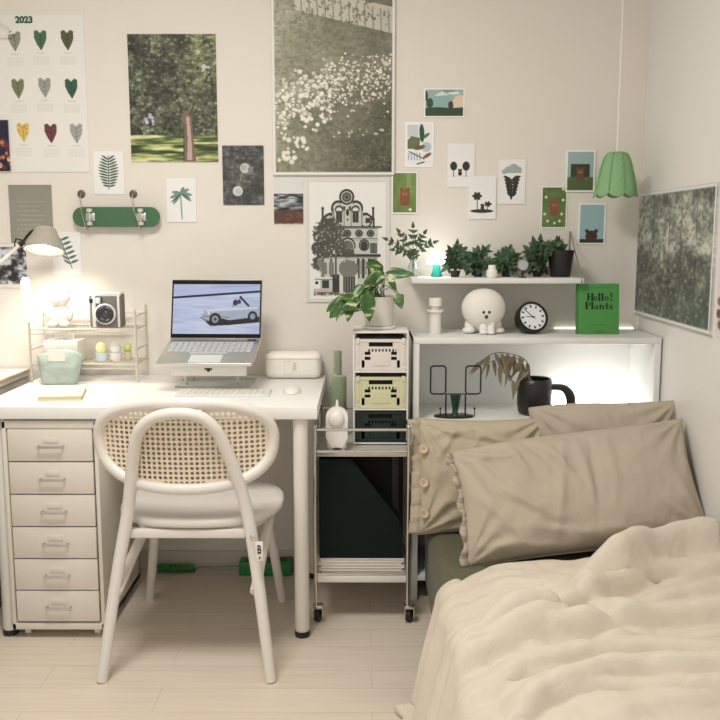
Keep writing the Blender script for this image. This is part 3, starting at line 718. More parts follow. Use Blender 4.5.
# posters on the right wall
def p_forest(c):
    n = c.noise(60, 34, 4); n2 = c.noise(14, 9, 3); n3 = c.noise(5, 3, 2)
    gx, gy = c.X / c.w, c.Y / c.h
    v = .56 + 1.1 * (n - .5) + .6 * (n2 - .5) + .4 * (n3 - .5) + .14 * np.exp(-((gx - .45) / .3) ** 2 - ((gy - .3) / .35) ** 2) - .10 * gy
    c.c = c.ramp(v, [(.2, (82, 86, 76)), (.42, (104, 108, 94)), (.56, (132, 134, 116)), (.7, (166, 166, 144)), (.85, (200, 198, 176))])
    c.put(np.clip((gx - .45) * 2, 0, 1) * np.clip((gy - .5) * 2, 0, 1), (72, 88, 74), .6)
    rnd_dots(c, 700, 0, 0, c.w, c.h, .8, 1.8, [(84, 86, 72), (150, 150, 126), (176, 174, 148), (110, 112, 96)], .45, 1.8)
    for x in (.25, .47, .62, .8): c.line(c.w * x, 0, c.w * (x + .02), c.h * .8, 1.2, (62, 60, 50), .7)
    b = (224, 220, 208); q = 3.0
    c.rect(0, 0, c.w, q, b); c.rect(0, c.h - q, c.w, c.h, b); c.rect(0, 0, q, c.h, b); c.rect(c.w - q, 0, c.w, c.h, b)
cv = Canvas(200, 118, 1.4, (100, 100, 90)); p_forest(cv)
o = print_mesh(cv, (WX - .012, -.002, 1.386), (0, -.708, 0), (0, 0, -.423), .0125, 'forest_poster', None)
tag(o, 'wide poster photograph of grey green woodland on the right wall', 'poster')
def p_strip(c):
    rnd_dots(c, 40, 0, 90, 60, 118, 1.5, 4, [(90, 70, 60), (150, 80, 70)], .8); c.rect(0, 0, 60, 3, (230, 220, 212))
cv = Canvas(60, 118, 1.2, (222, 206, 198)); p_strip(cv)
o = print_mesh(cv, (WX - .004, -.735, 1.40), (0, -.30, 0), (0, 0, -.44), .0045, 'pale_poster', None)
tag(o, 'pale pinkish poster edge at the far right beyond the woodland poster', 'poster')

# ------------------------------------------------------------------ skateboard on two hooks
a = at(73, 217, -.03); b = at(160, 217, -.03); zt = at(110, 207, -.03).z; zb = at(110, 227, -.03).z
t = thing('mini_skateboard', 'green mini skateboard hung sideways on the wall under the calendar', 'skateboard', ((a.x + b.x) / 2, -.03, zb))
M_deck = mat('green_deck', alb(66, 104, 68), .35, var=.08)
bm = B(); prism(bm, rrect(a.x, b.x, zb, zt, (zt - zb) * .49, 8), -.034, -.026); obj('deck', bm, M_deck, t, ang=.5)
for px in (90, 141):
    p = at(px, 217, -.04)
    bm = B(); box(bm, p.x - .016, p.x + .016, -.0375, -.034, p.z - .014, p.z + .014, .001); tube(bm, [(p.x, -.045, p.z - .026), (p.x, -.045, p.z + .026)], .0045, 8); box(bm, p.x - .008, p.x + .008, -.046, -.037, p.z - .010, p.z + .010, .002)
    tr = obj('truck', bm, M_alu, t)
    for s in (-1, 1):
        bm = B(); lathe(bm, [(.002, -.006), (.0095, -.006), (.0105, 0), (.0095, .006), (.002, .006)], (p.x, -.045, p.z + s * .023), seg=16); obj('wheel', bm, mat('pale_wheel', alb(205, 195, 178), .5), tr)
for i, px in enumerate((81, 133)):
    p = at(px, 194, -.004); q = at(px + (4 if i == 0 else 6), 228, -.055)
    tt = thing('suction_hook', 'dark round suction hook above the skateboard\'s %s end' % ('left' if i == 0 else 'right'), 'hook', p, 'hooks carrying the skateboard')
    bm = B(); lathe(bm, [(.0145, 0), (.013, .005), (.004, .008)], p + Vector((0, .004, 0)), M=Matrix.Rotation(PI / 2, 4, 'X')); obj('disc', bm, mat('smoky_disc', alb(92, 82, 70), .3), tt)
    bm = B(); tube(bm, [p + Vector((0, -.006, 0)), p + Vector((0, -.012, -.02)), (p.x + .006, -.020, zt + .004), (p.x + .012, -.050, zt - .01), (q.x, -.056, q.z + .012), (q.x, -.050, q.z - .004), (q.x, -.02, zb - .004), (q.x, -.018, zb + .004)], .0018, 6, sm=4); obj('wire', bm, M_chrome, tt)
# ------------------------------------------------------------------ laptop on its stand
LA = Vector((-.505, -.205, .885))
t = thing('laptop', 'silver laptop showing a pale vintage car, raised on a white stand', 'laptop', LA, rot=(0, 0, -.03))
pitch = math.atan2(.052, .200)
Mb = Matrix.Rotation(pitch, 4, 'X')
W = .312
bm = B(); box(bm, -W / 2, W / 2, -.212, .004, -.006, .006, .004, 3, M=Mb); bs = obj('base', bm, M_alu, t, local=True)
bm = B()
for r in range(5):
    for k in range(14):
        x0 = -.138 + k * .0198; y0 = -.030 - r * .0178
        box(bm, x0, x0 + .0172, y0 - .0152, y0, .0062, .0078, M=Mb)
box(bm, -.062, .062, -.134, -.1195, .0062, .0078, M=Mb)
obj('keyboard', bm, mat('grey_keys', alb(190, 188, 182), .5), bs, local=True, smooth=False)
bm = B(); box(bm, .112, .140, -.0125, -.006, .0062, .008, M=Mb); obj('power_key', bm, M_black, bs, local=True)
bm = B(); box(bm, -.052, .052, -.205, -.142, .0058, .0066, M=Mb); obj('trackpad', bm, mat('trackpad_grey', alb(214, 212, 204), .35), bs, local=True)
lean = math.radians(-15)
Ml = Matrix.Translation((0, .002, .006)) @ Matrix.Rotation(lean, 4, 'X')
HS = .206
bm = B(); box(bm, -W / 2, W / 2, -.0005, .006, 0, HS, .0025, 3, M=Ml); ld = obj('lid', bm, M_alu, t, local=True)
bm = B(); box(bm, -W / 2 + .002, W / 2 - .002, -.0013, -.0006, .003, HS - .0025, M=Ml); obj('bezel', bm, mat('bezel_black', (.004, .004, .004), .5, spec=.15), ld, local=True)
def p_scr(c):
    n = c.noise(30, 3, 3); c.c = c.ramp(n, [(.2, (182, 188, 214)), (.8, (214, 218, 238))])
    c.poly([(0, 0), (92, 0), (92, 6), (0, 12)], (186, 192, 222), .6); c.line(-2, 14, 94, 7.2, 2.2, (20, 24, 50)); c.line(40, 3, 90, 1.5, .7, (150, 156, 190))
    c.poly([(32, 36), (38, 32), (92, 29), (92, 39), (60, 42), (40, 43)], (14, 18, 30))
    c.poly([(31, 33), (31, 28), (37, 25), (50, 23.5), (58, 23.5), (80, 22.5), (92, 23), (92, 33), (60, 37), (52, 35), (47, 38), (33, 37)], (176, 180, 186)); c.poly([(35, 26), (50, 24), (56, 24), (90, 23.4), (90, 25.4), (36, 28.5)], (214, 216, 222))
    c.line(33, 33, 60, 34, .7, (90, 94, 104))
    c.poly([(63, 23), (66, 16), (70, 15), (70, 23.5)], (190, 196, 218)); c.line(63, 23, 67, 15, .6, (60, 64, 80)); c.ell(66, 19, 2.6, 3, (34, 38, 54)); c.ell(70, 18, 2, 2.4, (52, 56, 74)); c.line(72, 14, 80, 22, 2.2, (40, 42, 60)); c.ell(71.6, 13.6, 1.6, 1.6, (60, 50, 60))
    c.ell(45, 36, 6.2, 6.4, (16, 18, 26)); c.ell(45, 36, 3.6, 3.8, (150, 154, 160)); c.ell(45, 36, 1.6, 1.7, (60, 62, 70)); c.ell(84.5, 33, 5, 5.4, (16, 18, 26)); c.ell(84.5, 33, 2.9, 3.1, (150, 154, 160))
    c.ell(31.5, 29, 1, 1.4, (230, 232, 240)); c.line(30, 34, 36, 38, 1.4, (120, 124, 134)); c.ell(38, 29.5, 1.2, 1.2, (236, 238, 244))
cv = Canvas(92, 51, 3.0, (190, 195, 225)); p_scr(cv)
sc = print_mesh(cv, (-W / 2 + .007, -.0016, HS - .017), (W - .014, 0, 0), (0, 0, -(HS - .034)), .0002, 'screen', None, 'lit_screen')
sc.location = (0, 0, 0)
Mo = Vector((-W / 2 + .007, -.0016, HS - .017))
sc.data.transform(Ml @ Matrix.Translation(Mo)); sc.parent = ld
m = MATS['lit_screen']; nt = m.node_tree; bsdf = nt.nodes['Principled BSDF']; att = [n for n in nt.nodes if n.type == 'ATTRIBUTE'][0]
nt.links.new(att.outputs['Color'], bsdf.inputs['Emission Color']); bsdf.inputs['Emission Strength'].default_value = .80; bsdf.inputs['Roughness'].default_value = .25
for l in list(bsdf.inputs['Base Color'].links): nt.links.remove(l)
bsdf.inputs['Base Color'].default_value = (.02, .02, .02, 1)

t = thing('laptop_stand', 'white laptop stand with a clear base plate on the desk', 'stand', (-.508, -.2, DZ))
bm = B(); box(bm, -.635, -.380, -.275, -.095, DZ, DZ + .006, .002); obj('base_plate', bm, mat('clear_green_plate', alb(226, 234, 218), .12, trans=.35), t)
bm = B()
bm.free()
for y0, z0, y1, z1 in ((-.235, DZ + .006, -.300, .812), (-.13, DZ + .006, -.215, .850)):
    for x in (-.600, -.425): bm = B(); tube(bm, [(x, y0, z0), (x, y1, z1)], .005, 8); obj('support_arm', bm, M_white, t)
bm = B(); Mt = Matrix.Translation((-.494, -.20, .8735)) @ Matrix.Rotation(-.03, 4, 'Z') @ Matrix.Rotation(pitch, 4, 'X')
box(bm, -.118, .118, -.190, -.02, -.006, .0, .002, M=Mt); box(bm, -.122, .122, -.196, -.182, -.034, .002, .003, M=Mt); obj('tray', bm, M_white, t)
bm = B(); box(bm, -.012, .012, -.1975, -.196, -.012, -.006, .0004, M=Mt); box(bm, -.005, .005, -.1975, -.196, -.018, -.006, .0004, M=Mt); obj('clip', bm, M_black, t)

t = thing('keyboard', 'slim white wireless keyboard lying on the desk behind the chair', 'keyboard', (-.45, -.40, DZ), rot=(0, 0, .0))
bm = B(); box(bm, -.600, -.300, -.445, -.340, DZ, DZ + .006, .002); obj('case', bm, mat('silver_white', alb(224, 222, 214), .4), t)
bm = B()
for r in range(6):
    for k in range(15): box(bm, -.596 + k * .0196, -.5795 + k * .0196, -.357 - r * .0162, -.3435 - r * .0162, DZ + .0062, DZ + .0085)
obj('keys', bm, M_white, t, smooth=False)
bm = B(); ball(bm, (-.234, -.352, DZ + .0005), (.030, .052, .020), 24)
bmesh.ops.bisect_plane(bm, geom=bm.verts[:] + bm.edges[:] + bm.faces[:], plane_co=(0, 0, DZ + .001), plane_no=(0, 0, -1), clear_outer=True)
tag(obj('computer_mouse', bm, M_cer), 'white domed computer mouse on the desk beside the keyboard', 'mouse')

# photo printer box
t = thing('photo_printer', 'cream rounded box-shaped printer at the right end of the desk', 'printer', (-.255, -.055, DZ))
a = at(264.5, 352, -.10); b = at(321, 352, -.10)
bm = B(); box(bm, a.x, b.x, -.10, -.012, DZ + .001, .828, .022, 5); bd = obj('case', bm, mat('cream_plastic', alb(240, 230, 212), .4), t, ang=1.5)
bm = B(); box(bm, a.x + .004, b.x - .004, -.1008, -.099, .806, .8085, .0005); obj('lid_seam', bm, mat('seam_tan', alb(200, 186, 160), .6), t)
q = at(289, 367, -.101)
bm = B(); tube(bm, [(x, -.101, z) for x, z in rrect(q.x - .016, q.x + .012, q.z - .022, q.z + .022, .004)], .0018, 6, closed=True); tube(bm, [(q.x - .004, -.101, q.z - .02), (q.x - .004, -.101, q.z + .02)], .0015, 6)
obj('tray_door', bm, M_cer, t)
bm = B()
for k in range(5): box(bm, q.x + .016, q.x + .026, -.1012, -.0995, q.z - .012 + k * .006, q.z - .0095 + k * .006)
obj('vent', bm, mat('seam_tan', (1, 1, 1)), t)

# ------------------------------------------------------------------ wire rack
t = thing('wire_rack', 'cream two-tier wire rack holding the instant camera on the desk', 'rack', (-.98, -.1, DZ))
rx0, rx1, ry0, ry1 = -1.150, -.785, -.172, -.022
M_rack = mat('rack_wire', alb(206, 196, 176), .35, .3)
for x, y in ((rx0, ry0), (rx1, ry0), (rx0, ry1), (rx1, ry1)):
    bm = B(); tube(bm, [(x, y, DZ), (x, y, .985 if y == ry0 else .992)], .0042, 10); ball(bm, (x, y, .985 if y == ry0 else .992), .0044, 10); obj('post', bm, M_rack, t)
for z in (.800, .920):
    bm = B()
    tube(bm, [(rx0, ry0, z), (rx1, ry0, z), (rx1, ry1, z), (rx0, ry1, z)], .0034, 8, closed=True)
    tube(bm, [(rx0, ry0 - .001, z - .016), (rx1, ry0 - .001, z - .016)], .0022, 8)
    for k in range(1, 26): 
        x = rx0 + (rx1 - rx0) * k / 26; tube(bm, [(x, ry0, z), (x, ry1, z)], .0013, 6)
    for k in range(1, 4): y = ry0 + (ry1 - ry0) * k / 4; tube(bm, [(rx0, y, z - .002), (rx1, y, z - .002)], .0016, 6)
    obj('shelf', bm, M_rack, t)
for x in (rx0, rx1):
    for z in (.965, .850):
        bm = B(); tube(bm, [(x, ry0, z), (x, ry1, z)], .0032, 8); obj('side_rail', bm, M_rack, t)
bm = B(); tube(bm, [(rx0, ry1, .965), (rx1, ry1, .965)], .003, 8); obj('back_rail', bm, M_rack, t)

# instant camera
a = at(89, 328, -.15); b = at(122, 328, -.15); x0, x1 = a.x + .002, b.x; z0 = .9236; zt = z0 + .122; w = x1 - x0
t = thing('instant_camera', 'silver and grey instant camera standing on the rack\'s upper tier', 'camera', ((x0 + x1) / 2, -.12, z0))
M_lea = mat('grey_leatherette', alb(120, 112, 100), .7, bump=.5, bscale=900)
M_sil = mat('silver_plastic', alb(226, 222, 212), .35, .2)
bm = B(); box(bm, x0, x1, -.148, -.095, z0, zt - .004, .008, 4); cb = obj('body', bm, M_lea, t)
bm = B(); box(bm, x0 + .012, x0 + .024, -.1515, -.147, z0 + .001, zt - .006, .001); box(bm, x1 - .014, x1 - .006, -.1505, -.094, z0 + .001, zt - .006, .002); box(bm, x0 + .001, x1 - .002, -.150, -.094, zt - .014, zt, .004); obj('trim', bm, M_sil, t)
lc = Vector((x0 + w * .52, -.15, z0 + .048))
RX_ = Matrix.Rotation(PI / 2, 4, 'X')
bm = B(); lathe(bm, [(.036, 0), (.036, .010), (.033, .013), (.031, .013)], lc, M=RX_, seg=36, capb=False, capt=False); obj('lens_ring', bm, M_sil, t)
bm = B(); lathe(bm, [(.031, .0), (.031, .016), (.024, .020), (.020, .016), (.013, .013), (.0, .012)], lc, M=RX_, seg=36, capt=False); ln = obj('lens', bm, mat('charcoal_plastic', alb(52, 50, 48), .4), t)
bm = B(); ball(bm, lc + Vector((0, -.010, 0)), (.013, .006, .013)); obj('glass', bm, mat('lens_glass', (.03, .03, .035), .05, coat=1), ln)
bm = B(); box(bm, x0 + .003, x0 + .015, -.1535, -.148, zt - .036, zt - .022, .001); obj('flash_window', bm, M_black, t)
bm = B(); box(bm, x0 + .026, x0 + .042, -.1545, -.148, zt - .038, zt - .018, .001); obj('viewfinder', bm, M_sil, t)
bm = B(); box(bm, x0 + .043, x0 + .047, -.1535, -.148, zt - .034, zt - .018, .001); obj('sensor', bm, M_black, t)

# white bear figurine
c = at(61, 324, -.10); z0 = .9240
t = thing('bear_figurine', 'bright white bear figurine on the left of the rack\'s upper tier', 'figurine', (c.x, -.10, z0))
bm = B(); ball(bm, (c.x, -.10, z0 + .040), (.040, .034, .040)); ball(bm, (c.x - .020, -.125, z0 + .010), (.017, .022, .011)); ball(bm, (c.x + .020, -.125, z0 + .010), (.017, .022, .011))
for s in (-1, 1): ball(bm, (c.x + s * .036, -.108, z0 + .044), (.012, .014, .022))
obj('body', bm, M_cer, t, ang=2)
bm = B(); ball(bm, (c.x, -.104, z0 + .098), (.037, .032, .030)); 
for s in (-1, 1): ball(bm, (c.x + s * .027, -.100, z0 + .124), (.012, .009, .012))
ball(bm, (c.x, -.134, z0 + .092), (.012, .008, .009)); hd = obj('head', bm, M_cer, t, ang=2)
bm = B()
for s in (-1, 1): ball(bm, (c.x + s * .013, -.1335, z0 + .103), .0024, 8)
ball(bm, (c.x, -.1415, z0 + .095), (.003, .002, .002), 8); obj('face', bm, mat('pale_grey_detail', alb(170, 165, 158), .6), hd)

# slim white cylinder hanging at the rack's left post
p = at(26, 300, -.185)
t = thing('white_tube', 'slim rounded white tube clipped beside the rack\'s left post', 'tube', p + Vector((0, 0, -.07)))
bm = B(); lathe(bm, [(.0, -.078), (.009, -.076), (.015, -.066), (.0165, -.05), (.0165, .05), (.015, .066), (.009, .076), (.0, .078)], p, seg=22, capb=False, capt=False); obj('tube', bm, mat('overexposed_white', (.85, .85, .82), .4, emit=(1, .97, .9), estr=.35), t)  # no lamp: weak emission paints in the overexposure near the desk lamp
bm = B(); tube(bm, [p + Vector((.014, .0, .02)), (rx0 - .004, ry0, p.z + .02)], .003, 8); obj('clip', bm, M_white, t)

# egg cups on the lower tier
for px, nm, ca, cb_, lb in ((102, 'yellow', (244, 234, 170), (212, 222, 220), 'pale yellow egg in a light blue cup on the rack\'s lower tier'), (116, 'white', (246, 244, 238), (240, 224, 218), 'white egg in a pink cup between the yellow ones on the rack'), (125, 'lime', (228, 226, 140), (232, 214, 176), 'lime yellow egg in a tan cup near the rack\'s right post')):
    c = at(px, 362, -.11); z0 = .8016; r = .021 if px != 125 else .015
    t = thing('egg_cup', lb, 'egg cup', (c.x, -.11 if px != 125 else -.07, z0), 'egg cups on the wire rack'); y = t.location.y
    bm = B(); lathe(bm, [(r * .7, 0), (r * .95, .01), (r, .030), (r * .85, .030), (r * .6, .02)], (c.x, y, z0), seg=20); obj('cup', bm, mat('cup_' + nm, alb(*cb_), .4), t)
    bm = B(); ball(bm, (c.x, y, z0 + .044), (r * .95, r * .95, r * 1.1)); obj('egg', bm, mat('egg_' + nm, alb(*ca), .5), t)
# tissue box and pouch
bm = B(); a = at(47, 352, -.12); b = at(81, 352, -.12); 
t = thing('tissue_box', 'white box with a tissue on top inside the rack behind the pouch', 'box', ((a.x + b.x) / 2, -.1, .8016))
box(bm, a.x, b.x, -.155, -.06, .8018, .878, .004); obj('box', bm, M_white, t)
bm = B()
for k in range(5): leaf(bm, ((a.x + b.x) / 2 + (k - 2) * .008, -.108, .877), ((k - 2) * .35, 0, 1), (0, -1, .2), .03, .035, .3, .4)
o = obj('tissue', bm, M_white, t); solid(o, .001)
# green pouch: flat bag slumped against the rack
x0, x1 = at(36, 370, -.20).x, at(83, 370, -.20).x
t = thing('cloth_pouch', 'sage green cloth pouch with a white label leaning against the wire rack', 'pouch', ((x0 + x1) / 2, -.2, DZ))
bm = B(); n = 18; rows = []
for side in (0, 1):
    rr = []
    for j in range(n + 1):
        v = j / n; row = []
        for i in range(n + 1):
            u = i / n * 2 - 1
            hw = (x1 - x0) / 2 * (.76 + .24 * v)
            x = (x0 + x1) / 2 + hw * u
            bul = max(0, (1 - abs(u) ** 4)) ** .5 * max(0.0, 1 - v ** 3 * .9) * (.022 if v > .04 else .016)
            y = -.207 + .020 * v + (-bul if side == 0 else bul * .5)
            z = DZ + .001 + .112 * v + .006 * math.sin(3 * u + 1) * v - .010 * (abs(u) ** 3) * v
            y += .004 * mn.noise(Vector((x * 40, z * 30, side)))
            row.append(bm.verts.new((x, y, z)))
        rr.append(row)
    rows.append(rr)
    for j in range(n):
        for i in range(n): bm.faces.new((rr[j][i], rr[j][i + 1], rr[j + 1][i + 1], rr[j + 1][i]))
fa, fb = rows
rim = lambda r: [r[0][i] for i in range(n + 1)] + [r[j][n] for j in range(1, n + 1)] + [r[n][i] for i in range(n - 1, -1, -1)] + [r[j][0] for j in range(n - 1, 0, -1)]
ra, rb = rim(fa), rim(fb)
for i in range(len(ra)): bm.faces.new((ra[i], ra[(i + 1) % len(ra)], rb[(i + 1) % len(ra)], rb[i]))
obj('bag', bm, linen('sage_cloth', alb(166, 174, 160)), t, ang=2)
a = at(48, 350, -.215); b = at(65, 361, -.215)
bm = B(); box(bm, a.x, b.x, -.2165, -.2145, b.z, a.z, .0004, M=None); obj('label', bm, M_white, t)
# notebook
t = thing('notebook', 'cream notebook lying near the desk\'s front edge at left', 'notebook', atz(62, 395, DZ), rot=(0, 0, 0))
q = [atz(38, 400.5, DZ), atz(86, 400.5, DZ), atz(87, 389, DZ), atz(45, 389, DZ)]
bm = B(); x0, x1, y0, y1 = q[0].x, q[1].x, q[0].y, q[2].y
qd = [atz(37, 401.5, DZ), atz(82, 400.5, DZ), atz(87, 389, DZ), atz(44, 389.5, DZ)]
def slab(bm, k, z0, z1):
    c_ = sum(qd, Vector()) / 4; p = [c_ + (v - c_) * k for v in qd]
    a_ = [bm.verts.new((v.x, v.y, z0)) for v in p]; b_ = [bm.verts.new((v.x, v.y, z1)) for v in p]
    bm.faces.new(a_[::-1]); bm.faces.new(b_)
    for i in range(4): bm.faces.new((a_[i], a_[(i + 1) % 4], b_[(i + 1) % 4], b_[i]))
slab(bm, .97, DZ + .002, DZ + .0125); obj('pages', bm, mat('page_cream', alb(226, 204, 160), .8), t)
bm = B(); slab(bm, 1, DZ + .0002, DZ + .0018); slab(bm, 1, DZ + .0127, DZ + .0145); obj('cover', bm, mat('cream_cover', alb(236, 226, 196), .6), t)

# ------------------------------------------------------------------ desk lamp
cL = at(44, 251, -.17)
RL = Matrix.Rotation(math.radians(-20), 4, 'X')
hd = thing('desk_lamp', 'grey metal desk lamp, lit, its head hanging above the rack\'s left end', 'lamp', (-1.40, -.30, .758))
bm = B(); lathe(bm, [(.066, 0), (.061, .012), (.044, .055), (.036, .074), (.030, .080), (.0, .081)], cL, seg=40, capb=False, capt=False, M=RL)
o = obj('shade', bm, mat('grey_enamel', alb(176, 166, 150), .4, var=.02), hd); solid(o, .0015)
bm = B(); ball(bm, cL + Vector((0, 0, .030)), (.024, .024, .028)); bb = obj('bulb', bm, mat('bulb', (.9, .9, .85), .4, emit=(1, .93, .80), estr=22), hd)
bm = B(); lathe(bm, [(.014, .05), (.014, .08)], cL, M=RL); obj('socket', bm, M_black, hd)
kn = at(21, 244, -.16)
bm = B(); tube(bm, [cL + Vector((0, .02, .066)), cL + Vector((-.035, 0, .068)), kn], .0045, 8, sm=5); ball(bm, kn, .010, 12); tube(bm, smooth_path([kn + Vector((-.015, -.004, .018)), kn + Vector((.010, -.006, .010)), kn + Vector((.016, -.006, -.010)), kn + Vector((.0, -.006, -.03)), kn + Vector((-.020, -.004, -.006)), kn + Vector((-.015, -.004, .018))], 4), .0025, 6); obj('joint', bm, M_black, hd)
e1 = Vector((-1.40, -.30, .985))
bm = B(); tube(bm, [kn, e1], .0055, 10); tube(bm, [e1, (-1.40, -.30, .775)], .007, 10); ball(bm, e1, .011, 12); obj('arm', bm, M_white, hd)
bm = B(); lathe(bm, [(.07, .0), (.07, .012), (.02, .018)], (-1.40, -.30, .758)); obj('base', bm, M_white, hd)

# ------------------------------------------------------------------ cart
t = thing('rolling_cart', 'chrome two-tier rolling cart between the desk and the bed', 'cart', (0, -.3, 0))
kx0, kx1, ky0, ky1 = -.154, .141, -.475, -.125
for x, y in ((kx0, ky0), (kx1, ky0), (kx0, ky1), (kx1, ky1)):
    bm = B(); tube(bm, [(x, y, .058), (x, y, .645)], .0065, 12); ball(bm, (x, y, .645), .0085, 10); po = obj('post', bm, M_chrome, t)
    sx_ = -.006 if (x == kx1 and y == ky1) else .006
    bm = B(); lathe(bm, [(.0, -.010), (.018, -.010), (.022, -.006), (.022, .006), (.018, .010), (.0, .010)], (x + sx_, y + .008, .0225), M=Matrix.Rotation(PI / 2, 4, 'Y') @ Matrix.Rotation(.3, 4, 'X'), seg=20, capb=False, capt=False)
    cw = obj('caster', bm, M_rub, t)
    bm = B(); box(bm, x + sx_ - .016, x + sx_ - .0125, y - .012, y + .016, .018, .060, .001); box(bm, x + sx_ + .0125, x + sx_ + .016, y - .012, y + .016, .018, .060, .001); box(bm, x + sx_ - .016, x + sx_ + .016, y - .012, y + .016, .048, .060, .002); obj('fork', bm, M_chrome, cw)
for z0, nm in ((.554, 'upper'), (.150, 'lower')):
    bm = B(); box(bm, kx0, kx1, ky0, ky1, z0 - .004, z0 - .001); obj('tray', bm, mat('tray_grey', alb(190, 180, 162), .5) if nm == 'upper' else M_white, t)
    for z in ((z0 + .012, z0 + .082) if nm == 'upper' else (z0 + .012,)):
        bm = B(); tube(bm, [(kx0, ky0, z), (kx1, ky0, z), (kx1, ky1, z), (kx0, ky1, z)], .0045, 8, closed=True); obj('rail', bm, M_chrome, t)
bm = B(); box(bm, kx0 + .004, kx1 - .004, ky0 - .002, ky0 + .001, .135, .158, .001); obj('front_lip', bm, M_white, t)
bm = B(); tube(bm, [(kx1 + .006, ky0 - .004, .59), (kx1 + .012, ky0 - .010, .62), (kx1 + .006, ky0 - .006, .655), (kx1 - .004, ky0 - .006, .665)], .0028, 8, sm=4); obj('handle_hook', bm, M_chrome, t)
# magazines in the lower tray
for k in range(6):
    z = .1495 + k * .0098; dx = [.0, .006, -.004, .003, -.006, .002][k]
    tt = thing('magazine', ['lowest white magazine in the pile on the cart\'s lower tray', 'second magazine from the bottom of the cart\'s white pile', 'third magazine from the bottom of the cart\'s white pile', 'third magazine from the top of the cart\'s white pile', 'second magazine from the top of the cart\'s white pile', 'top magazine of the cart\'s white pile, under the green magazine file'][k], 'magazine', (dx, -.3, z), 'magazines on the cart')
    bm = B(); box(bm, kx0 + .014 + dx, kx1 - .014 + dx, -.462, -.15, z + .0008, z + .0088); obj('pages', bm, mat('page_white', alb(216, 206, 188), .8), tt)
    bm = B(); box(bm, kx0 + .012 + dx, kx1 - .012 + dx, -.464, -.148, z, z + .0007); box(bm, kx0 + .012 + dx, kx1 - .012 + dx, -.464, -.148, z + .0089, z + .0096); obj('cover', bm, M_white, tt)
zs = .2085
def pf(px, py, Y): q = at(px, py, Y); return (q.x, q.z)
def mag(name, label, pts, y0, y1, m):
    tt = thing(name, label, 'magazine file', (0, (y0 + y1) / 2, zs))
    bm = B(); prism(bm, pts, y0, y0 + .003); prism(bm, pts, y1 - .003, y1); 
    xs = [p[0] for p in pts]; box(bm, min(xs), max(xs), y0 + .003, y1 - .003, zs, zs + .003); box(bm, min(xs), min(xs) + .003, y0 + .003, y1 - .003, zs, max(p[1] for p in pts)); obj('case', bm, m, tt, ang=.4)
    return tt
f1 = [(kx0 + .010, zs), (kx0 + .010, .535), (pf(352, 457, -.44)[0], .535), (pf(398, 517, -.44)[0], pf(398, 517, -.44)[1]), (kx1 - .018, .30), (kx1 - .012, zs)]
mag('magazine_file', 'dark green magazine file with slanted top on the cart\'s lower tray', f1, -.455, -.375, M_dgreen)
f2 = [(kx0 + .012, zs), (kx0 + .012, .532), (kx1 - .012, .532), (kx1 - .012, zs)]
mag('magazine_file', 'dark grey file box behind the dark green slanted magazine file', f2, -.370, -.300, mat('dark_grey_board', (.011, .010, .010), .7, spec=.2))
bm = B(); a = at(392, 470, -.372).x; box(bm, a, a + .022, -.3735, -.3715, .30, .530, .0005); tag(obj('paper_folder', bm, mat('mauve_grey', (.035, .030, .032), .7)), 'narrow mauve grey folder between the two dark magazine files', 'folder')

# figurine on the cart
c = at(337, 446, -.40); z0 = .5535
t = thing('ceramic_figurine', 'white ceramic figurine with a round belly and pointed top on the cart', 'figurine', (c.x, -.40, z0))
bm = B(); R_ = .034
out = [(-.030, .012), (-.020, .001), (-.014, .001), (-.007, .018), (.0, .028), (.007, .018), (.014, .001), (.020, .001), (.030, .012), (.035, .045), (.035, .095)]
out += [(.035 * math.cos(a), .112 + .030 * math.sin(a)) for a in np.linspace(.15, PI - .15, 11)] + [(-.035, .095), (-.035, .045)]
prism(bm, [(c.x + x, z0 + z) for x, z in out], -.424, -.380)
bmesh.ops.bevel(bm, geom=[e for e in bm.edges if abs(e.verts[0].co.y - e.verts[1].co.y) < 1e-6], offset=.010, segments=4, affect='EDGES')
obj('body', bm, M_cer, t, ang=1.2)
bm = B(); ball(bm, (c.x - .001, -.424, z0 + .104), (.026, .016, .028), 24); obj('belly', bm, M_cer, t)
bm = B(); lathe(bm, [(.006, 0), (.005, .012), (.003, .024), (.0, .027)], (c.x + .001, -.402, z0 + .139), seg=12, capt=False); obj('tip', bm, M_cer, t)
# pale green glass vase behind it
c = at(338, 430, -.20)
t = thing('glass_vase', 'tall pale green glass vase with a narrower neck behind the white figurine', 'vase', (c.x, -.2, .5535))
za = at(338, 376, -.2).z; zb_ = at(338, 351, -.2).z
bm = B(); lathe(bm, [(.026, .5535), (.030, .56), (.030, za - .004), (.028, za), (.0135, za + .001), (.0135, zb_ - .001), (.0125, zb_), (.0115, zb_ - .001), (.0115, za + .006), (.026, za - .008), (.026, .562), (.0, .562)], (c.x, -.20, 0), seg=32, capb=True, capt=False)
obj('body', bm, mat('sage_glass', alb(190, 200, 165), .2, trans=.6), t)

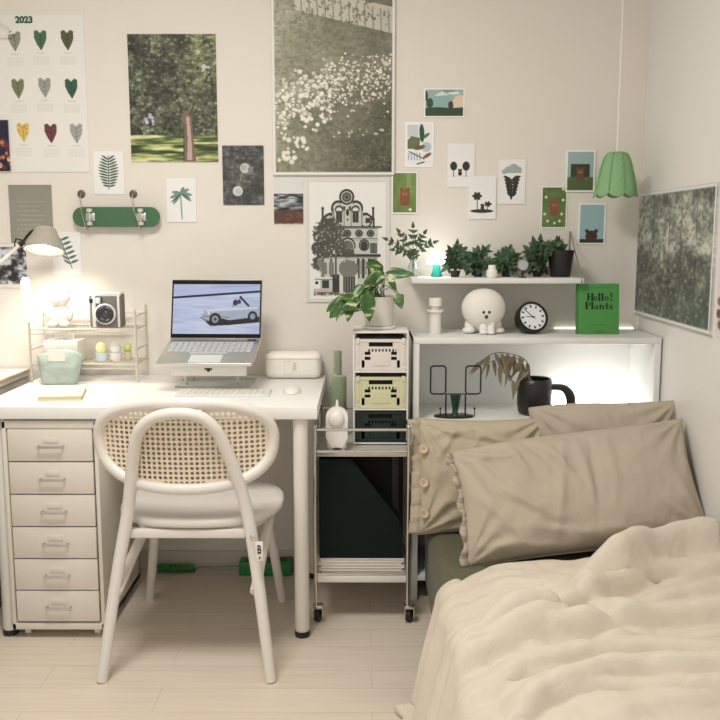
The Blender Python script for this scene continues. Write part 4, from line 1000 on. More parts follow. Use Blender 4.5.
# ------------------------------------------------------------------ crate frame and crates
fx0, fx1, fy0, fy1 = -.033, .143, -.335, -.135; fz0, fz1 = .5535, .925
t = thing('crate_rack', 'white wire rack with three storage crates, standing on the cart', 'rack', ((fx0 + fx1) / 2, -.23, fz0))
for x, y in ((fx0, fy0), (fx1, fy0), (fx0, fy1), (fx1, fy1)):
    bm = B(); tube(bm, [(x, y, fz0), (x, y, fz1)], .0032, 8); obj('post', bm, M_steelw, t)
lev = [fz0 + .006, .673, .798]
for z in lev:
    bm = B(); tube(bm, [(fx0, fy0, z), (fx1, fy0, z), (fx1, fy1, z), (fx0, fy1, z)], .0028, 8, closed=True)
    for k in range(1, 6): x = fx0 + (fx1 - fx0) * k / 6; tube(bm, [(x, fy0, z), (x, fy1, z)], .0016, 6)
    obj('shelf', bm, M_steelw, t)
bm = B(); box(bm, fx0 - .003, fx1 + .003, fy0 - .003, fy1 + .003, fz1, fz1 + .006, .002); obj('top', bm, M_white, t)
crc = [('dark', (.005, .018, .014), 'dark green storage crate at the bottom of the white wire rack'), ('olive', alb(208, 203, 160), 'pale yellow green storage crate in the middle of the wire rack'), ('pink', alb(220, 208, 194), 'pinkish white storage crate at the top of the wire rack')]
cw_, ch_ = .169, .105
for (nm, col, lb), z in zip(crc, lev):
    M_c = mat('crate_' + nm, col, .45, var=.02); z0 = z + .003; x0 = (fx0 + fx1) / 2 - cw_ / 2; x1 = x0 + cw_; yf, yb = fy0 + .004, fy1 - .008
    tt = thing('storage_crate', lb, 'crate', ((x0 + x1) / 2, (yf + yb) / 2, z0), 'crates in the wire rack')
    bm = B()
    def U(u): return x0 + cw_ * u
    def Z(v): return z0 + ch_ * v
    fr = lambda u0, u1, v0, v1, dy=0, d=.004: box(bm, U(u0), U(u1), yf - dy, yf + d, Z(v0), Z(v1), .0007, 1)
    fr(0, 1, .90, 1, .002); fr(0, 1, 0, .10, .002); fr(0, .13, 0, 1, .001); fr(.87, 1, 0, 1, .001)
    fr(.13, .27, .76, .90); fr(.73, .87, .76, .90); fr(.13, .87, .685, .76)          # round the handle slot
    for k in range(9):
        u = .235 + k * .0663 - .012; fr(u, u + .024 + .012, .60, .685)
    fr(.13, .235, .60, .70); fr(.80, .87, .60, .70)
    fr(.30, .70, .10, .60); fr(.34, .66, .16, .52, .0022)
    fr(.13, .19, .1, .6); fr(.81, .87, .1, .6); fr(.13, .30, .10, .34); fr(.70, .87, .10, .34)
    fr(.19, .30, .44, .50); fr(.70, .81, .44, .50)
    for u in (.06, .94): fr(u - .03, u + .03, .86, 1.03, .006); fr(u - .02, u + .02, .2, .8, .0035); fr(u - .03, u + .03, -.0, .12, .005)
    obj('front_panel', bm, M_c, tt, smooth=False)
    bm = B(); box(bm, x0, x0 + .003, yf, yb, z0, z0 + ch_, .0005); box(bm, x1 - .003, x1, yf, yb, z0, z0 + ch_, .0005); box(bm, x0, x1, yb - .003, yb, z0, z0 + ch_, .0005); box(bm, x0, x1, yf, yb, z0, z0 + .003)
    obj('shell', bm, M_c, tt, smooth=False)
    bm = B(); box(bm, x0 + .005, x1 - .005, yf + .008, yb - .006, z0 + .0035, z0 + ch_ * 1.10, .006); obj('shade_block', bm, mat('shade_black', (.012, .012, .012), .9), tt)  # black block added as the shade seen through slots and above the rim

# ------------------------------------------------------------------ bookcase
bx0, bx1, by0 = .163, .979, -.300
t = thing('bookcase', 'low white open bookcase behind the pillows, against the back wall', 'bookcase', ((bx0 + bx1) / 2, -.15, 0))
M_bc = mat('bookcase_white', alb(226, 222, 210), .45, var=.015)
for x in (bx0, bx1 - .020):
    bm = B(); box(bm, x, x + .020, by0, -.014, 0, .905, .0015); obj('side_panel', bm, M_bc, t)
for z0, z1, nm in ((.886, .906, 'top'), (.612, .630, 'shelf'), (.30, .318, 'shelf'), (.07, .088, 'shelf')):
    bm = B(); e = 0 if nm == 'top' else .020
    box(bm, bx0 + e, bx1 - e, by0 - (.001 if nm == 'top' else 0), -.014, z0, z1, .0015); obj(nm, bm, M_bc, t)
bm = B(); box(bm, bx0 + .004, bx1 - .004, -.0138, -.0125, .07, .890); obj('back_panel', bm, M_bc, t)
# LED strip behind the top edge and a small lamp inside the bay
bm = B(); box(bm, .690, .972, -.0115, .0, .903, .909); tag(obj('led_strip', bm, mat('led', (.9, .9, .9), .5, emit=(1, .96, .88), estr=2)), 'thin glowing light strip along the wall behind the green book', 'light strip')
t = thing('bay_light', 'bright white tube light lying inside the bookcase behind the back pillow', 'lamp', (.80, -.06, .630))
bm = B(); box(bm, .66, .95, -.075, -.045, .6305, .636, .002); obj('base', bm, M_white, t)
bm = B(); tube(bm, [(.665, -.06, .647), (.945, -.06, .647)], .0105, 12); obj('tube', bm, mat('bay_tube', (.9, .9, .9), .5, emit=(1, .96, .90), estr=27), t)

# things on top of the bookcase
BT = .9062
c = at(435, 334, -.17)
t = thing('totem_vase', 'small cream stacked-cylinder candle holder on the bookcase, left of the dog', 'candle holder', (c.x, -.17, BT))
def zz(py, Y=-.17): return at(435, py, Y).z
bm = B(); lathe(bm, [(.0185, BT), (.020, BT + .003), (.020, zz(312))], (c.x, -.17, 0), seg=28); obj('column', bm, M_cer, t)
bm = B(); lathe(bm, [(.028, zz(311.8)), (.029, zz(310.6)), (.028, zz(309.4))], (c.x, -.17, 0), seg=32); obj('disc', bm, M_cer, t)
bm = B(); lathe(bm, [(.013, zz(309.3)), (.013, zz(306.5)), (.022, zz(305.8)), (.022, zz(298.6)), (.020, zz(298.0)), (.0, zz(299))], (c.x, -.17, 0), seg=28, capt=False); obj('cup', bm, M_cer, t)
# dog
c = at(483.5, 334, -.17)
t = thing('dog_figurine', 'white dog figurine with a huge round fluffy head on the bookcase', 'figurine', (c.x, -.17, BT))
hc = at(483.5, 308, -.17)
bm = B(); ball(bm, (c.x, -.150, BT + .040), (.048, .040, .036)); 
for s in (-1, 1):
    ball(bm, (c.x + s * .050, -.165, BT + .012), (.023, .026, .012)); ball(bm, (c.x + s * .044, -.155, BT + .028), (.020, .022, .026))
    lathe(bm, [(.0125, .004), (.0135, .016), (.014, .055)], (c.x + .008 + s * .013, -.198, BT), seg=18); ball(bm, (c.x + .008 + s * .013, -.203, BT + .008), (.0145, .018, .008))
obj('body', bm, M_cer, t, ang=2)
bm = B(); ball(bm, hc, (.075, .062, .068), 40); hh = obj('head', bm, mat('off_white_fluff', alb(232, 224, 208), .9, bump=.6, bscale=300), t)
fcx = at(486.5, 314, -.23)
bm = B()
for s in (-1, 1): ball(bm, (fcx.x + s * .0095, hc.y - .0605, fcx.z + .006), (.0048, .003, .0050), 12)
ball(bm, (fcx.x, hc.y - .0605, fcx.z - .010), (.0055, .004, .0065), 12); obj('eyes_and_nose', bm, M_black, hh)
# clock
c = at(532.5, 317, -.17); 
t = thing('table_clock', 'round black table clock with a white face, tilted back on the bookcase', 'clock', (c.x, -.17, BT))
nrm = Vector((.22, -.86, .40)).normalized()
Q = nrm.to_track_quat('Z', 'Y').to_matrix().to_4x4()
M_ = Q
bm = B(); lathe(bm, [(.040, -.046), (.050, -.042), (.0535, -.030), (.0555, .004), (.0545, .006), (.0475, .006), (.0465, .001), (.0, .001)], c, seg=48, M=M_, capt=False); cs = obj('case', bm, mat('glossy_black', (.010, .010, .009), .25), t)
bm = B(); lathe(bm, [(.0465, .0012), (.0465, .0022)], c, seg=48, M=M_); fc = obj('face', bm, mat('clock_white', alb(232, 230, 222), .5), t)
bm = B()
for k in range(12):
    w_ = .0026 if k % 3 else .0030
    Mk = Matrix.Translation(c) @ M_ @ Matrix.Rotation(k * PI / 6 + .05, 4, 'Z')
    box(bm, -w_, w_, .0330, .0420, .0022, .0028, M=Mk)
obj('hour_marks', bm, M_black, fc)
def hand(nm, px, py, L, w_, tail=.010):
    d = (at(px, py, c.y) - at(532.5, 317, c.y)); loc = M_.to_3x3().inverted() @ d; a = math.atan2(loc.y, loc.x) - PI / 2
    bm = B(); box(bm, -w_, w_, -tail, L, .0030, .0036, M=Matrix.Translation(c) @ M_ @ Matrix.Rotation(a, 4, 'Z')); obj(nm, bm, M_black, fc)
hand('minute_hand', 525, 309.5, .040, .0013); hand('hour_hand', 523, 317.5, .027, .0008)
bm = B(); lathe(bm, [(.003, .003), (.003, .0045)], c, seg=12, M=M_); obj('hub', bm, M_black, fc)
bm = B(); box(bm, c.x - .018, c.x + .018, -.165, -.125, BT, BT + .012, .002); obj('foot', bm, M_black, t)
# green book, front cover lettering built in ink
def p_book(c):
    g = (72, 146, 60); k = (18, 34, 20)
    c.c[:] = g; c.rect(0, 0, 2.2, c.h, (60, 128, 56)); c.rect(2.2, 0, 2.7, c.h, (92, 160, 84)); c.rect(0, 0, c.w, .7, (88, 158, 80))
    def stem(x, y0, y1, w): c.rect(x, y0, x + w, y1, k); c.rect(x - .5, y0, x + w + .5, y0 + .35, k); c.rect(x - .5, y1 - .35, x + w + .5, y1, k)
    def rnd(x, y0, y1, rx):  c.ring(x, (y0 + y1) / 2, rx, (y1 - y0) / 2, .4, k, tx=1.35)
    # Hello!   baseline 17.5, x-height 4.4, cap 7.6
    b0 = 17.8; xh = b0 - 4.6; cap = b0 - 7.8; x = 10.6
    stem(x, cap, b0, 2.1); stem(x + 4.1, cap, b0, 2.1); c.rect(x + 1, (cap + b0) / 2 - .3, x + 4.5, (cap + b0) / 2 + .3, k)
    x = 19.2; rnd(x, xh, b0, 2.2); c.rect(x - 1.2, (xh + b0) / 2 - .2, x + 2.1, (xh + b0) / 2 + .15, k); c.rect(x + .9, (xh + b0) / 2 + .2, x + 2.4, b0 - 1.3, g)
    stem(22.2, cap, b0, 1.95); stem(25.4, cap, b0, 1.95)
    rnd(30.6, xh, b0, 2.35)
    c.poly([(34.6, cap), (36.6, cap), (35.9, b0 - 2.4), (35.3, b0 - 2.4)], k); c.ell(35.6, b0 - .9, .95, .95, k)
    # Plants
    b0 = 26.6; xh = b0 - 4.6; cap = b0 - 7.8; x = 8.8
    stem(x, cap, b0, 2.1); c.ring(x + 2.2, cap + 2.2, 3.1, 2.3, .35, k, 'r', tx=1.3); c.rect(x, cap + 4.1, x + 2.4, cap + 4.5, k)
    stem(14.9, cap, b0, 1.95)
    x = 20; c.rect(x + .2, xh + .9, x + 1.75, b0, k); c.ring(x - .2, xh + 1.5, 1.9, 1.5, .5, k, 't', tx=1.0); c.ring(x - .4, b0 - 1.4, 1.9, 1.4, .4, k, tx=1.0)
    x = 23.5; stem(x, xh, b0, 1.5); c.ring(x + 2.6, xh + 1.8, 2.1, 1.8, .5, k, 't', tx=1.4); stem(x + 3.3, xh + 1.5, b0, 1.4)
    x = 30.4; c.rect(x, cap + 1.2, x + 1.5, b0 - .3, k); c.rect(x - 1, xh, x + 2.5, xh + .5, k); c.ring(x + 1.6, b0 - 1.1, 1.5, 1.1, .4, k, 'b')
    x = 35.6; c.ring(x, xh + 1.35, 1.9, 1.35, .5, k, 'l', tx=1.1); c.ring(x, b0 - 1.35, 1.9, 1.35, .5, k, 'r', tx=1.1); c.ring(x, xh + 1.35, 1.9, 1.35, .4, k, 't', tx=.6); c.ring(x, b0 - 1.35, 1.9, 1.35, .4, k, 'b', tx=.6); c.leaf(x - 1.2, xh + 1.8, x + 1.2, b0 - 1.8, 1.5, k)
    # small lines of print
    for k_, (u0, u1) in enumerate(((12, 35), (15, 31))): 
        xx = u0
        while xx < u1: c.rect(xx, 4.2 + 40 * k_ - 2 * k_, xx + 1.4, 4.8 + 38 * k_, (40, 96, 44), .8); xx += 2.1
    c.rect(19, 49.2, 27, 50, (36, 70, 36), .9)
a = at(577, 334, -.19); b = at(619, 334, -.19); zt = at(598, 283, -.17).z
hh_ = zt - BT; th_ = math.radians(-7); Mk = Matrix.Translation((a.x, -.19, BT)) @ Matrix.Rotation(th_, 4, 'X')
t = thing('green_book', 'bright green hardback book titled Hello! Plants standing on the bookcase', 'book', (a.x, -.19, BT))
w_ = b.x - a.x
bm = B(); box(bm, .0, w_, .001, .004, 0, hh_, .0005, M=Mk); box(bm, 0, w_, .020, .023, 0, hh_, .0005, M=Mk); box(bm, 0, .003, .001, .023, 0, hh_, .0005, M=Mk); M_bk = mat('book_green', alb(72, 146, 60), .45); cv_ = obj('cover', bm, M_bk, t)
bm = B(); box(bm, .003, w_ - .003, .0042, .0198, .003, hh_ - .003, M=Mk); obj('pages', bm, M_white, t)
cv = Canvas(44, 52, 4.2, (72, 146, 60)); p_book(cv)
o = print_mesh(cv, (0, 0, hh_), (w_, 0, 0), (0, 0, -hh_), .0008, 'front_print', None)
o.data.transform(Matrix.Rotation(th_, 4, 'X') @ Matrix.Translation((0, 0, hh_))); o.location = (0, 0, 0); o.parent = cv_; cv_.location = (0, 0, 0)

# things inside the bay
BS = .6302
c = at(454, 418, -.245)
t = thing('wire_stand', 'black wire holder with two tall loops and a dark green centre cup', 'stand', (c.x, -.245, BS))
def q_(px, py, Y=-.245): return at(px, py, Y)
M_bw = mat('black_wire', (.012, .012, .012), .4)
bm = B(); lathe(bm, [(.066, 0), (.068, .002), (.068, .005), (.066, .006)], (0, 0, 0), seg=40, M=Matrix.Diagonal((1, .5, 1, 1))); bmesh.ops.translate(bm, vec=(c.x - .001, -.245, BS), verts=bm.verts); obj('base', bm, M_bw, t)
for x0, x1, rod in ((430.5, 446, 446), (465.5, 481, 465.5)):
    cc = [q_(x0, 394), q_(x0, 366), q_(x1, 366), q_(x1, 394)]
    pts = []
    zb, zt_ = cc[0].z, cc[1].z
    pts = [Vector((x, -.245, z)) for x, z in rrect(min(cc[0].x, cc[2].x), max(cc[0].x, cc[2].x), zb, zt_, .010, 4)]
    bm = B(); tube(bm, pts, .0028, 8, closed=True); rx_ = q_(rod, 394).x
    tube(bm, [(rx_, -.245, zb), (rx_, -.245, BS + .005)], .0028, 8); obj('loop', bm, M_bw, t)
zc = q_(455, 394).z
bm = B(); tube(bm, [(q_(446, 394).x, -.245, zc), (q_(465.5, 394).x, -.245, zc)], .002, 8); obj('crossbar', bm, M_bw, t)
bm = B(); lathe(bm, [(.016, BS + .006), (.010, BS + .016), (.011, BS + .03), (.0185, zc - .002), (.0165, zc - .002), (.0, zc - .01)], (c.x + .004, -.245, 0), seg=24, capt=False); obj('cup', bm, mat('deep_green', (.01, .045, .028), .35), t)
for px in (440, 474):
    p = q_(px, 415); bm = B(); tube(bm, [(p.x, -.255, BS + .005), (p.x, -.255, BS + .028)], .0016, 6); ball(bm, (p.x, -.255, BS + .031), .0042, 10); obj('pin', bm, M_bw, t)
# black vase with elbow handle
c = at(534, 418, -.19)
t = thing('black_vase', 'black ceramic vase with a curved pipe-like arm in the bookcase', 'vase', (c.x, -.19, BS))
zt_ = at(531, 378, -.19).z
bm = B(); lathe(bm, [(.046, BS), (.056, BS + .008), (.060, BS + .035), (.0595, zt_ - .022), (.056, zt_ - .004), (.052, zt_), (.049, zt_ - .004), (.053, zt_ - .03), (.049, BS + .012), (.0, BS + .010)], (0, 0, 0), seg=36, capt=False)
bmesh.ops.transform(bm, matrix=Matrix.Translation((c.x, -.19, BS)) @ Matrix.Rotation(.0, 4, 'Y') @ Matrix.Translation((0, 0, -BS)), verts=bm.verts)
M_bv = mat('black_glaze', (.014, .013, .012), .35, bump=.4, bscale=60); obj('body', bm, M_bv, t)
bm = B(); tube(bm, [at(546, 388, -.19), at(557, 387, -.19), at(565, 389, -.19), at(570, 396, -.19), at(571, 404, -.19)], [.012, .011, .014, .017, .018], 16, sm=5); obj('arm', bm, M_bv, t)
# dried branch standing in the vase
t = thing('dried_branch', 'dried brownish green leafy branch arching left out of the black vase', 'branch', (c.x, -.19, BS + .02))
M_dry = mat('dried_leaf', alb(146, 132, 104), .8, var=.4, vscale=18)
rg = random.Random(3)
top = at(524, 377, -.19)
br = [[(c.x - .01, -.19, BS + .02), top, at(519, 360, -.19), at(505, 357, -.2), at(488, 363, -.2)], [(c.x, -.19, BS + .02), at(528, 376, -.18), at(524, 368, -.17), at(512, 362, -.17), at(500, 368, -.16)], [(c.x + .004, -.19, BS + .02), at(530, 377, -.2), at(527, 362, -.2), at(515, 355, -.2), at(495, 353, -.21), at(480, 362, -.21)]]
bm = B(); lv = B()
for b_ in br:
    ps = smooth_path(b_, 6); tube(bm, ps, .0013, 6)
    for p in ps[8::2]:
        for k in range(1):
            d = Vector((rg.uniform(-.6, .5), rg.uniform(-.4, .4), rg.uniform(-1.1, -.3)))
            if p.z < top.z - .01 : continue
            leaf(lv, p, d, (rg.uniform(-.6, .6), -1, .3), rg.uniform(.045, .085), rg.uniform(.010, .016), .2, .3)
for px, py, dx, dz in ((519, 378, -.25, -1), (508, 366, -.1, -1), (499, 366, .15, -1), (513, 380, .05, -1)):
    leaf(lv, at(px, py, -.21), (dx, 0, dz), (.2, -1, 0), .075, .014, .1, .3)
obj('stems', bm, M_stem, t); o = obj('leaves', lv, M_dry, t); solid(o, .0006)
# ------------------------------------------------------------------ upper shelf
t = thing('wall_shelf', 'white floating shelf crowded with plants on wire brackets', 'shelf', (.45, -.1, 1.078))
bm = B(); box(bm, .162, .742, -.200, -.002, 1.079, 1.097, .002); obj('board', bm, M_bc, t)
for x in (.733,):
    zt_ = at(571, 232, -.004).z
    bm = B(); tube(bm, [(x, -.004, 1.075), (x, -.004, zt_), (x, -.010, zt_ + .002), (x, -.198, 1.100), (x, -.203, 1.088), (x, -.196, 1.076), (x, -.004, 1.075)], .0024, 8); obj('bracket', bm, mat('steel_wire', alb(150, 142, 130), .4, .5), t)
SZ = 1.0972
def sprig(bm, lv, pts, L, W, n, rg, up=.3, both=True):
    ps = smooth_path(pts, 6); tube(bm, ps, .0012, 6)
    for k in range(n):
        i = int((k + 2) / (n + 2) * (len(ps) - 1)); p = ps[i]; tdir = (ps[min(i + 1, len(ps) - 1)] - ps[max(0, i - 1)]).normalized()
        for s in (-1, 1):
            sd = tdir.cross(Vector((0, 1, 0))) * s
            d = tdir * .6 + sd * rg.uniform(.6, 1.1) + Vector((rg.uniform(-.2, .2), rg.uniform(-.7, .5), rg.uniform(-.2, .2) + up * .2))
            leaf(lv, p, d, (rg.uniform(-.5, .5), -1, rg.uniform(.0, .9)), L * rg.uniform(.75, 1.2), W * rg.uniform(.8, 1.2), .25, .3)
    leaf(lv, ps[-1], ps[-1] - ps[-3], (0, -1, .4), L, W, .2, .3)
# sprig in a glass
rg = random.Random(11)
c = at(413, 276, -.08)
t = thing('sprig_vase', 'clear glass vase of leafy green sprigs at the shelf\'s left end', 'plant', (c.x, -.08, SZ))
bm = B(); lathe(bm, [(.018, 0), (.021, .004), (.020, .03), (.012, .05), (.011, .06), (.0095, .06), (.0105, .05), (.018, .03), (.018, .005), (.0, .004)], (c.x, -.08, SZ), seg=24, capt=False); obj('vase', bm, mat('clear_glass', (.85, .92, .9), .05, trans=.9), t)
bm = B(); lv = B(); b0 = Vector((c.x, -.08, SZ + .008))
for tip in ((388, 240), (400, 233), (413, 228), (424, 234), (433, 243), (395, 250)):
    e = at(tip[0], tip[1], -.10 + rg.uniform(-.03, .03)); mid = b0.lerp(e, .6) + Vector((0, 0, .03))
    sprig(bm, lv, [b0, b0 + Vector((0, 0, .06)), mid, e], .024, .013, 5, rg)
obj('stems', bm, M_stem, t); o = obj('leaves', lv, M_leafd, t); solid(o, .0005)
# small lit lamp with a teal foot
c = at(436.5, 276, -.11)
t = thing('night_lamp', 'small glowing dome lamp with a teal glass foot on the shelf', 'lamp', (c.x, -.11, SZ))
bm = B(); lathe(bm, [(.020, 0), (.021, .004), (.015, .020), (.012, .040), (.012, .046)], (c.x, -.11, SZ), seg=24); obj('foot', bm, mat('teal_glass', (.04, .42, .36), .15, trans=.3), t)
bm = B(); lathe(bm, [(.034, .046), (.036, .052), (.033, .068), (.022, .084), (.010, .090), (.0, .091)], (c.x, -.11, SZ), seg=28, capt=False); obj('dome', bm, mat('dome_glow', (.9, .9, .9), .5, emit=(1, .97, .92), estr=9), t)
# potted foliage
def potted(label, px, pot, tips, L, W, seed, Y=-.09, n=6, m=None, name='potted_plant', gray=None, group='plants on the wall shelf'):
    rg = random.Random(seed); c = at(px, 277, Y); r, h = pot
    t = thing(name, label, 'plant', (c.x, Y, SZ), group)
    bm = B(); lathe(bm, [(r * .72, 0), (r * .75, .002), (r * .98, h * .9), (r, h * .9), (r, h), (r * .9, h), (r * .88, h * .85), (0, h * .84)], (c.x, Y, SZ), seg=28, capt=False); obj('pot', bm, m or M_black, t)
    bm = B(); lv = B(); b0 = Vector((c.x, Y, SZ + h * .84))
    for tx, ty in tips:
        y = Y + rg.uniform(-.05, .04); e = at(tx, ty, y); e.z = max(e.z, SZ + .012)
        mid = b0.lerp(e, .5) + Vector((0, 0, .012 + .4 * abs(e.x - b0.x) * .3))
        sprig(bm, lv, [b0, mid, e], L, W, n, rg)
    obj('stems', bm, M_stem, t); o = obj('leaves', lv, M_leafd, t); solid(o, .0005)
    # keep leaves off the board
    for v in o.data.vertices:
        if v.co.z < .003: v.co.z = .003 + .15 * (v.co.z - .003) * 0
        if v.co.y + Y > -.006: v.co.y = -.006 - Y
    return t
potted('light green leafy plant in a small pot right of the glowing lamp', 455, (.019, .022), [(450, 250), (457, 245), (464, 250), (448, 260), (470, 258), (461, 254), (446, 268), (468, 268), (456, 264)], .026, .015, 21, Y=-.12)
potted('dark leafy plant behind the white jar on the shelf', 478, (.019, .022), [(468, 256), (478, 251), (486, 250), (486, 262), (465, 264), (476, 262), (492, 264), (470, 270), (482, 270), (474, 256)], .027, .016, 22, Y=-.10)
potted('dark leafy plant between the white jar and the round glass ornament', 506, (.019, .022), [(498, 256), (504, 252), (510, 249), (516, 256), (500, 266), (512, 266), (520, 262), (506, 260), (498, 270), (514, 271), (494, 264)], .027, .016, 23, Y=-.10)
potted('bushy dark plant right of the round glass ornament', 537, (.019, .022), [(528, 250), (534, 243), (540, 241), (546, 246), (528, 264), (536, 256), (544, 258), (538, 266), (552, 252), (526, 270), (545, 270), (530, 258), (556, 246)], .028, .017, 24, Y=-.10)
potted('dark plant in the large black pot at the shelf\'s right end', 560, (.046, .092), [(550, 246), (556, 242), (564, 247), (548, 252)], .024, .014, 25, Y=-.10)
c = at(492, 277, -.175)
t = thing('small_jar', 'small white lidded jar at the front of the shelf', 'jar', (c.x, -.17, SZ))
bm = B(); lathe(bm, [(.015, 0), (.018, .004), (.019, .022), (.016, .028)], (c.x, -.17, SZ), seg=24); obj('jar', bm, M_cer, t)
bm = B(); lathe(bm, [(.013, .0282), (.013, .040), (.011, .043)], (c.x, -.17, SZ), seg=24); obj('lid', bm, M_cer, t)
c = at(523, 265, -.165)
t = thing('glass_ornament', 'round glass disc ornament on a small black stand among the shelf plants', 'ornament', (c.x, -.165, SZ))
bm = B(); lathe(bm, [(.0, -.004), (.017, -.004), (.017, .004), (.0, .004)], c, M=RX_, seg=32, capb=False, capt=False); obj('disc', bm, mat('pale_glass', alb(200, 200, 192), .1, trans=.3), t)
bm = B(); tube(bm, [c + Vector((.0185 * math.cos(a), 0, .0185 * math.sin(a))) for a in np.linspace(0, 2 * PI, 28)[:-1]], .0028, 8, closed=True); obj('rim', bm, mat('grey_metal', alb(120, 118, 112), .35, .5), t)
bm = B(); tube(bm, [c + Vector((0, 0, -.019)), (c.x, -.165, SZ + .002)], .003, 8); lathe(bm, [(.013, 0), (.013, .004)], (c.x, -.165, SZ)); obj('stand', bm, M_black, t)

# ------------------------------------------------------------------ potted pothos on the crate rack
PZ = fz1 + .0062
c = Vector((at(379, 320, -.24).x, -.24, PZ))
t = thing('potted_pothos', 'trailing variegated plant in a white pot on top of the crate rack', 'plant', c)
bm = B(); lathe(bm, [(.052, 0), (.056, .003), (.057, .009), (.053, .010)], c, seg=36); obj('saucer', bm, M_cer, t)
bm = B(); lathe(bm, [(.044, .0102), (.047, .013), (.052, .100), (.053, .108), (.050, .108), (.048, .096), (.0, .094)], c, seg=36, capt=False); obj('pot', bm, mat('pot_grey_white', alb(216, 210, 192), .5), t)
bm = B(); lathe(bm, [(.047, .0945), (.0, .098)], c, seg=24, capb=False, capt=False); obj('soil', bm, mat('soil', (.04, .028, .018), .95), t)
def vari(name='variegated_leaf'):
    m = bpy.data.materials.new(name); m.use_nodes = True; nt = m.node_tree; b = nt.nodes['Principled BSDF']
    tc = nt.nodes.new('ShaderNodeTexCoord'); mp = nt.nodes.new('ShaderNodeMapping'); mp.inputs['Rotation'].default_value = (.3, .7, .4); mp.inputs['Scale'].default_value = (22, 22, 60)
    n = nt.nodes.new('ShaderNodeTexNoise'); n.inputs['Scale'].default_value = 1; n.inputs['Detail'].default_value = 3
    cr = nt.nodes.new('ShaderNodeValToRGB'); e = cr.color_ramp.elements
    e[0].position = .46; e[0].color = (.035, .10, .022, 1); e[1].position = .66; e[1].color = (.60, .62, .38, 1); k = e.new(.58); k.color = (.10, .20, .045, 1)
    nt.links.new(tc.outputs['Object'], mp.inputs['Vector']); nt.links.new(mp.outputs['Vector'], n.inputs['Vector']); nt.links.new(n.outputs['Fac'], cr.inputs['Fac']); nt.links.new(cr.outputs['Color'], b.inputs['Base Color'])
    b.inputs['Roughness'].default_value = .35
    return m
M_var = vari()
# leaf base px,py  tip px,py  width px  Y
PL = [(349, 298, 329, 318, 17, -.34), (340, 300, 326, 312, 9, -.33), (352, 300, 347, 322, 12, -.36), (360, 300, 338, 296, 10, -.34), (366, 292, 370, 322, 15, -.35), (372, 300, 352, 312, 9, -.33),
      (386, 273, 415, 274, 11, -.29), (383, 272, 366, 262, 12, -.22), (384, 272, 362, 288, 15, -.27), (372, 278, 364, 300, 12, -.25), (379, 262, 366, 268, 9, -.2), (388, 276, 397, 292, 7, -.3),
      (397, 294, 402, 309, 10, -.33), (404, 298, 396, 296, 6, -.31), (344, 304, 336, 321, 8, -.35), (378, 284, 366, 278, 10, -.28), (368, 300, 356, 290, 10, -.3), (376, 270, 371, 258, 8, -.2), (356, 304, 341, 310, 9, -.37), (363, 285, 350, 300, 10, -.33)]
bm = B(); lv = []
soil = c + Vector((0, 0, .10))
for i, (bx_, by_, tx, ty, wd, Y) in enumerate(PL):
    p0 = at(bx_, by_, Y); p1 = at(tx, ty, Y - .02); d = p1 - p0
    s = soil + Vector((rg.uniform(-.02, .02), rg.uniform(-.02, .02), 0)); mid = s.lerp(p0, .5) + Vector((0, 0, .035))
    tube(bm, smooth_path([s, mid, p0], 6), .0014, 6)
    l = B(); leaf(l, p0, d, (rg.uniform(-.3, .3), -1, rg.uniform(.2, .7)), d.length, wd / 290, .12, .22, tip=.62, n=9); o = obj('leaf', l, M_var, t); solid(o, .0006)
obj('stems', bm, mat('green_stem', (.10, .20, .05), .5), t)

# ------------------------------------------------------------------ crocheted pendant lampshade
c = at(615.5, 193.5, -.16); zt_ = at(615.5, 154, -.16).z; hh2 = zt_ - c.z
t = thing('pendant_shade', 'green crocheted scalloped lampshade hanging from a white cord in the corner', 'lampshade', (c.x, -.16, c.z))
bm = B(); N = 96; rings = []; KP = .88
bm.free(); bm = B()
prof = [(.010, 1), (.026, .985), (.038, .95), (.048, .86), (.055, .72), (.061, .55), (.067, .38), (.072, .2), (.076, .05), (.078, -.04)]
prof = [(KP * float(np.interp(k, range(len(prof)), [p[0] for p in prof])), float(np.interp(k, range(len(prof)), [p[1] for p in prof]))) for k in np.linspace(0, len(prof) - 1, 46)]
for j, (r, v) in enumerate(prof):
    ring = []
    for i in range(N):
        a = 2 * PI * i / N; rib = abs(math.sin(4 * a)); lobes = (1 - v)
        rr_ = r * (1 + .06 * (rib ** .6) * lobes - .03) + .0009 * (1 if (i + j) % 2 else -1)
        z = c.z + hh2 * v - (.012 * rib ** .7 * max(0, lobes - .75) * 4 if True else 0) + .006
        ring.append(bm.verts.new((c.x + rr_ * math.cos(a + .2), -.16 + rr_ * math.sin(a + .2), z)))
    rings.append(ring)
for a_, b_ in zip(rings[:-1], rings[1:]):
    for i in range(N): bm.faces.new((a_[i], a_[(i + 1) % N], b_[(i + 1) % N], b_[i]))
o = obj('shade', bm, mat('green_crochet', alb(138, 176, 124), .9, var=.12, vscale=150, bump=.6, bscale=500), t, ang=3); solid(o, .0025)
bm = B()
for k in range(8):
    a = .2 + 2 * PI * k / 8; pts = []
    for r, v in prof[2::4]: pts.append((c.x + (r * .985 + .0018) * math.cos(a), -.16 + (r * .985 + .0018) * math.sin(a), c.z + hh2 * v + .006))
    tube(bm, pts, .0022, 6)
obj('ribs', bm, mat('green_yarn', alb(116, 156, 104), .9), t)
bm = B(); tube(bm, [(c.x, -.16, zt_ + .004), (c.x, -.16, CZ - .02)], .0032, 8); obj('cord', bm, M_white, t)
bm = B(); lathe(bm, [(.03, 0), (.03, .02)], (c.x, -.16, CZ - .021)); obj('ceiling_rose', bm, M_white, t)
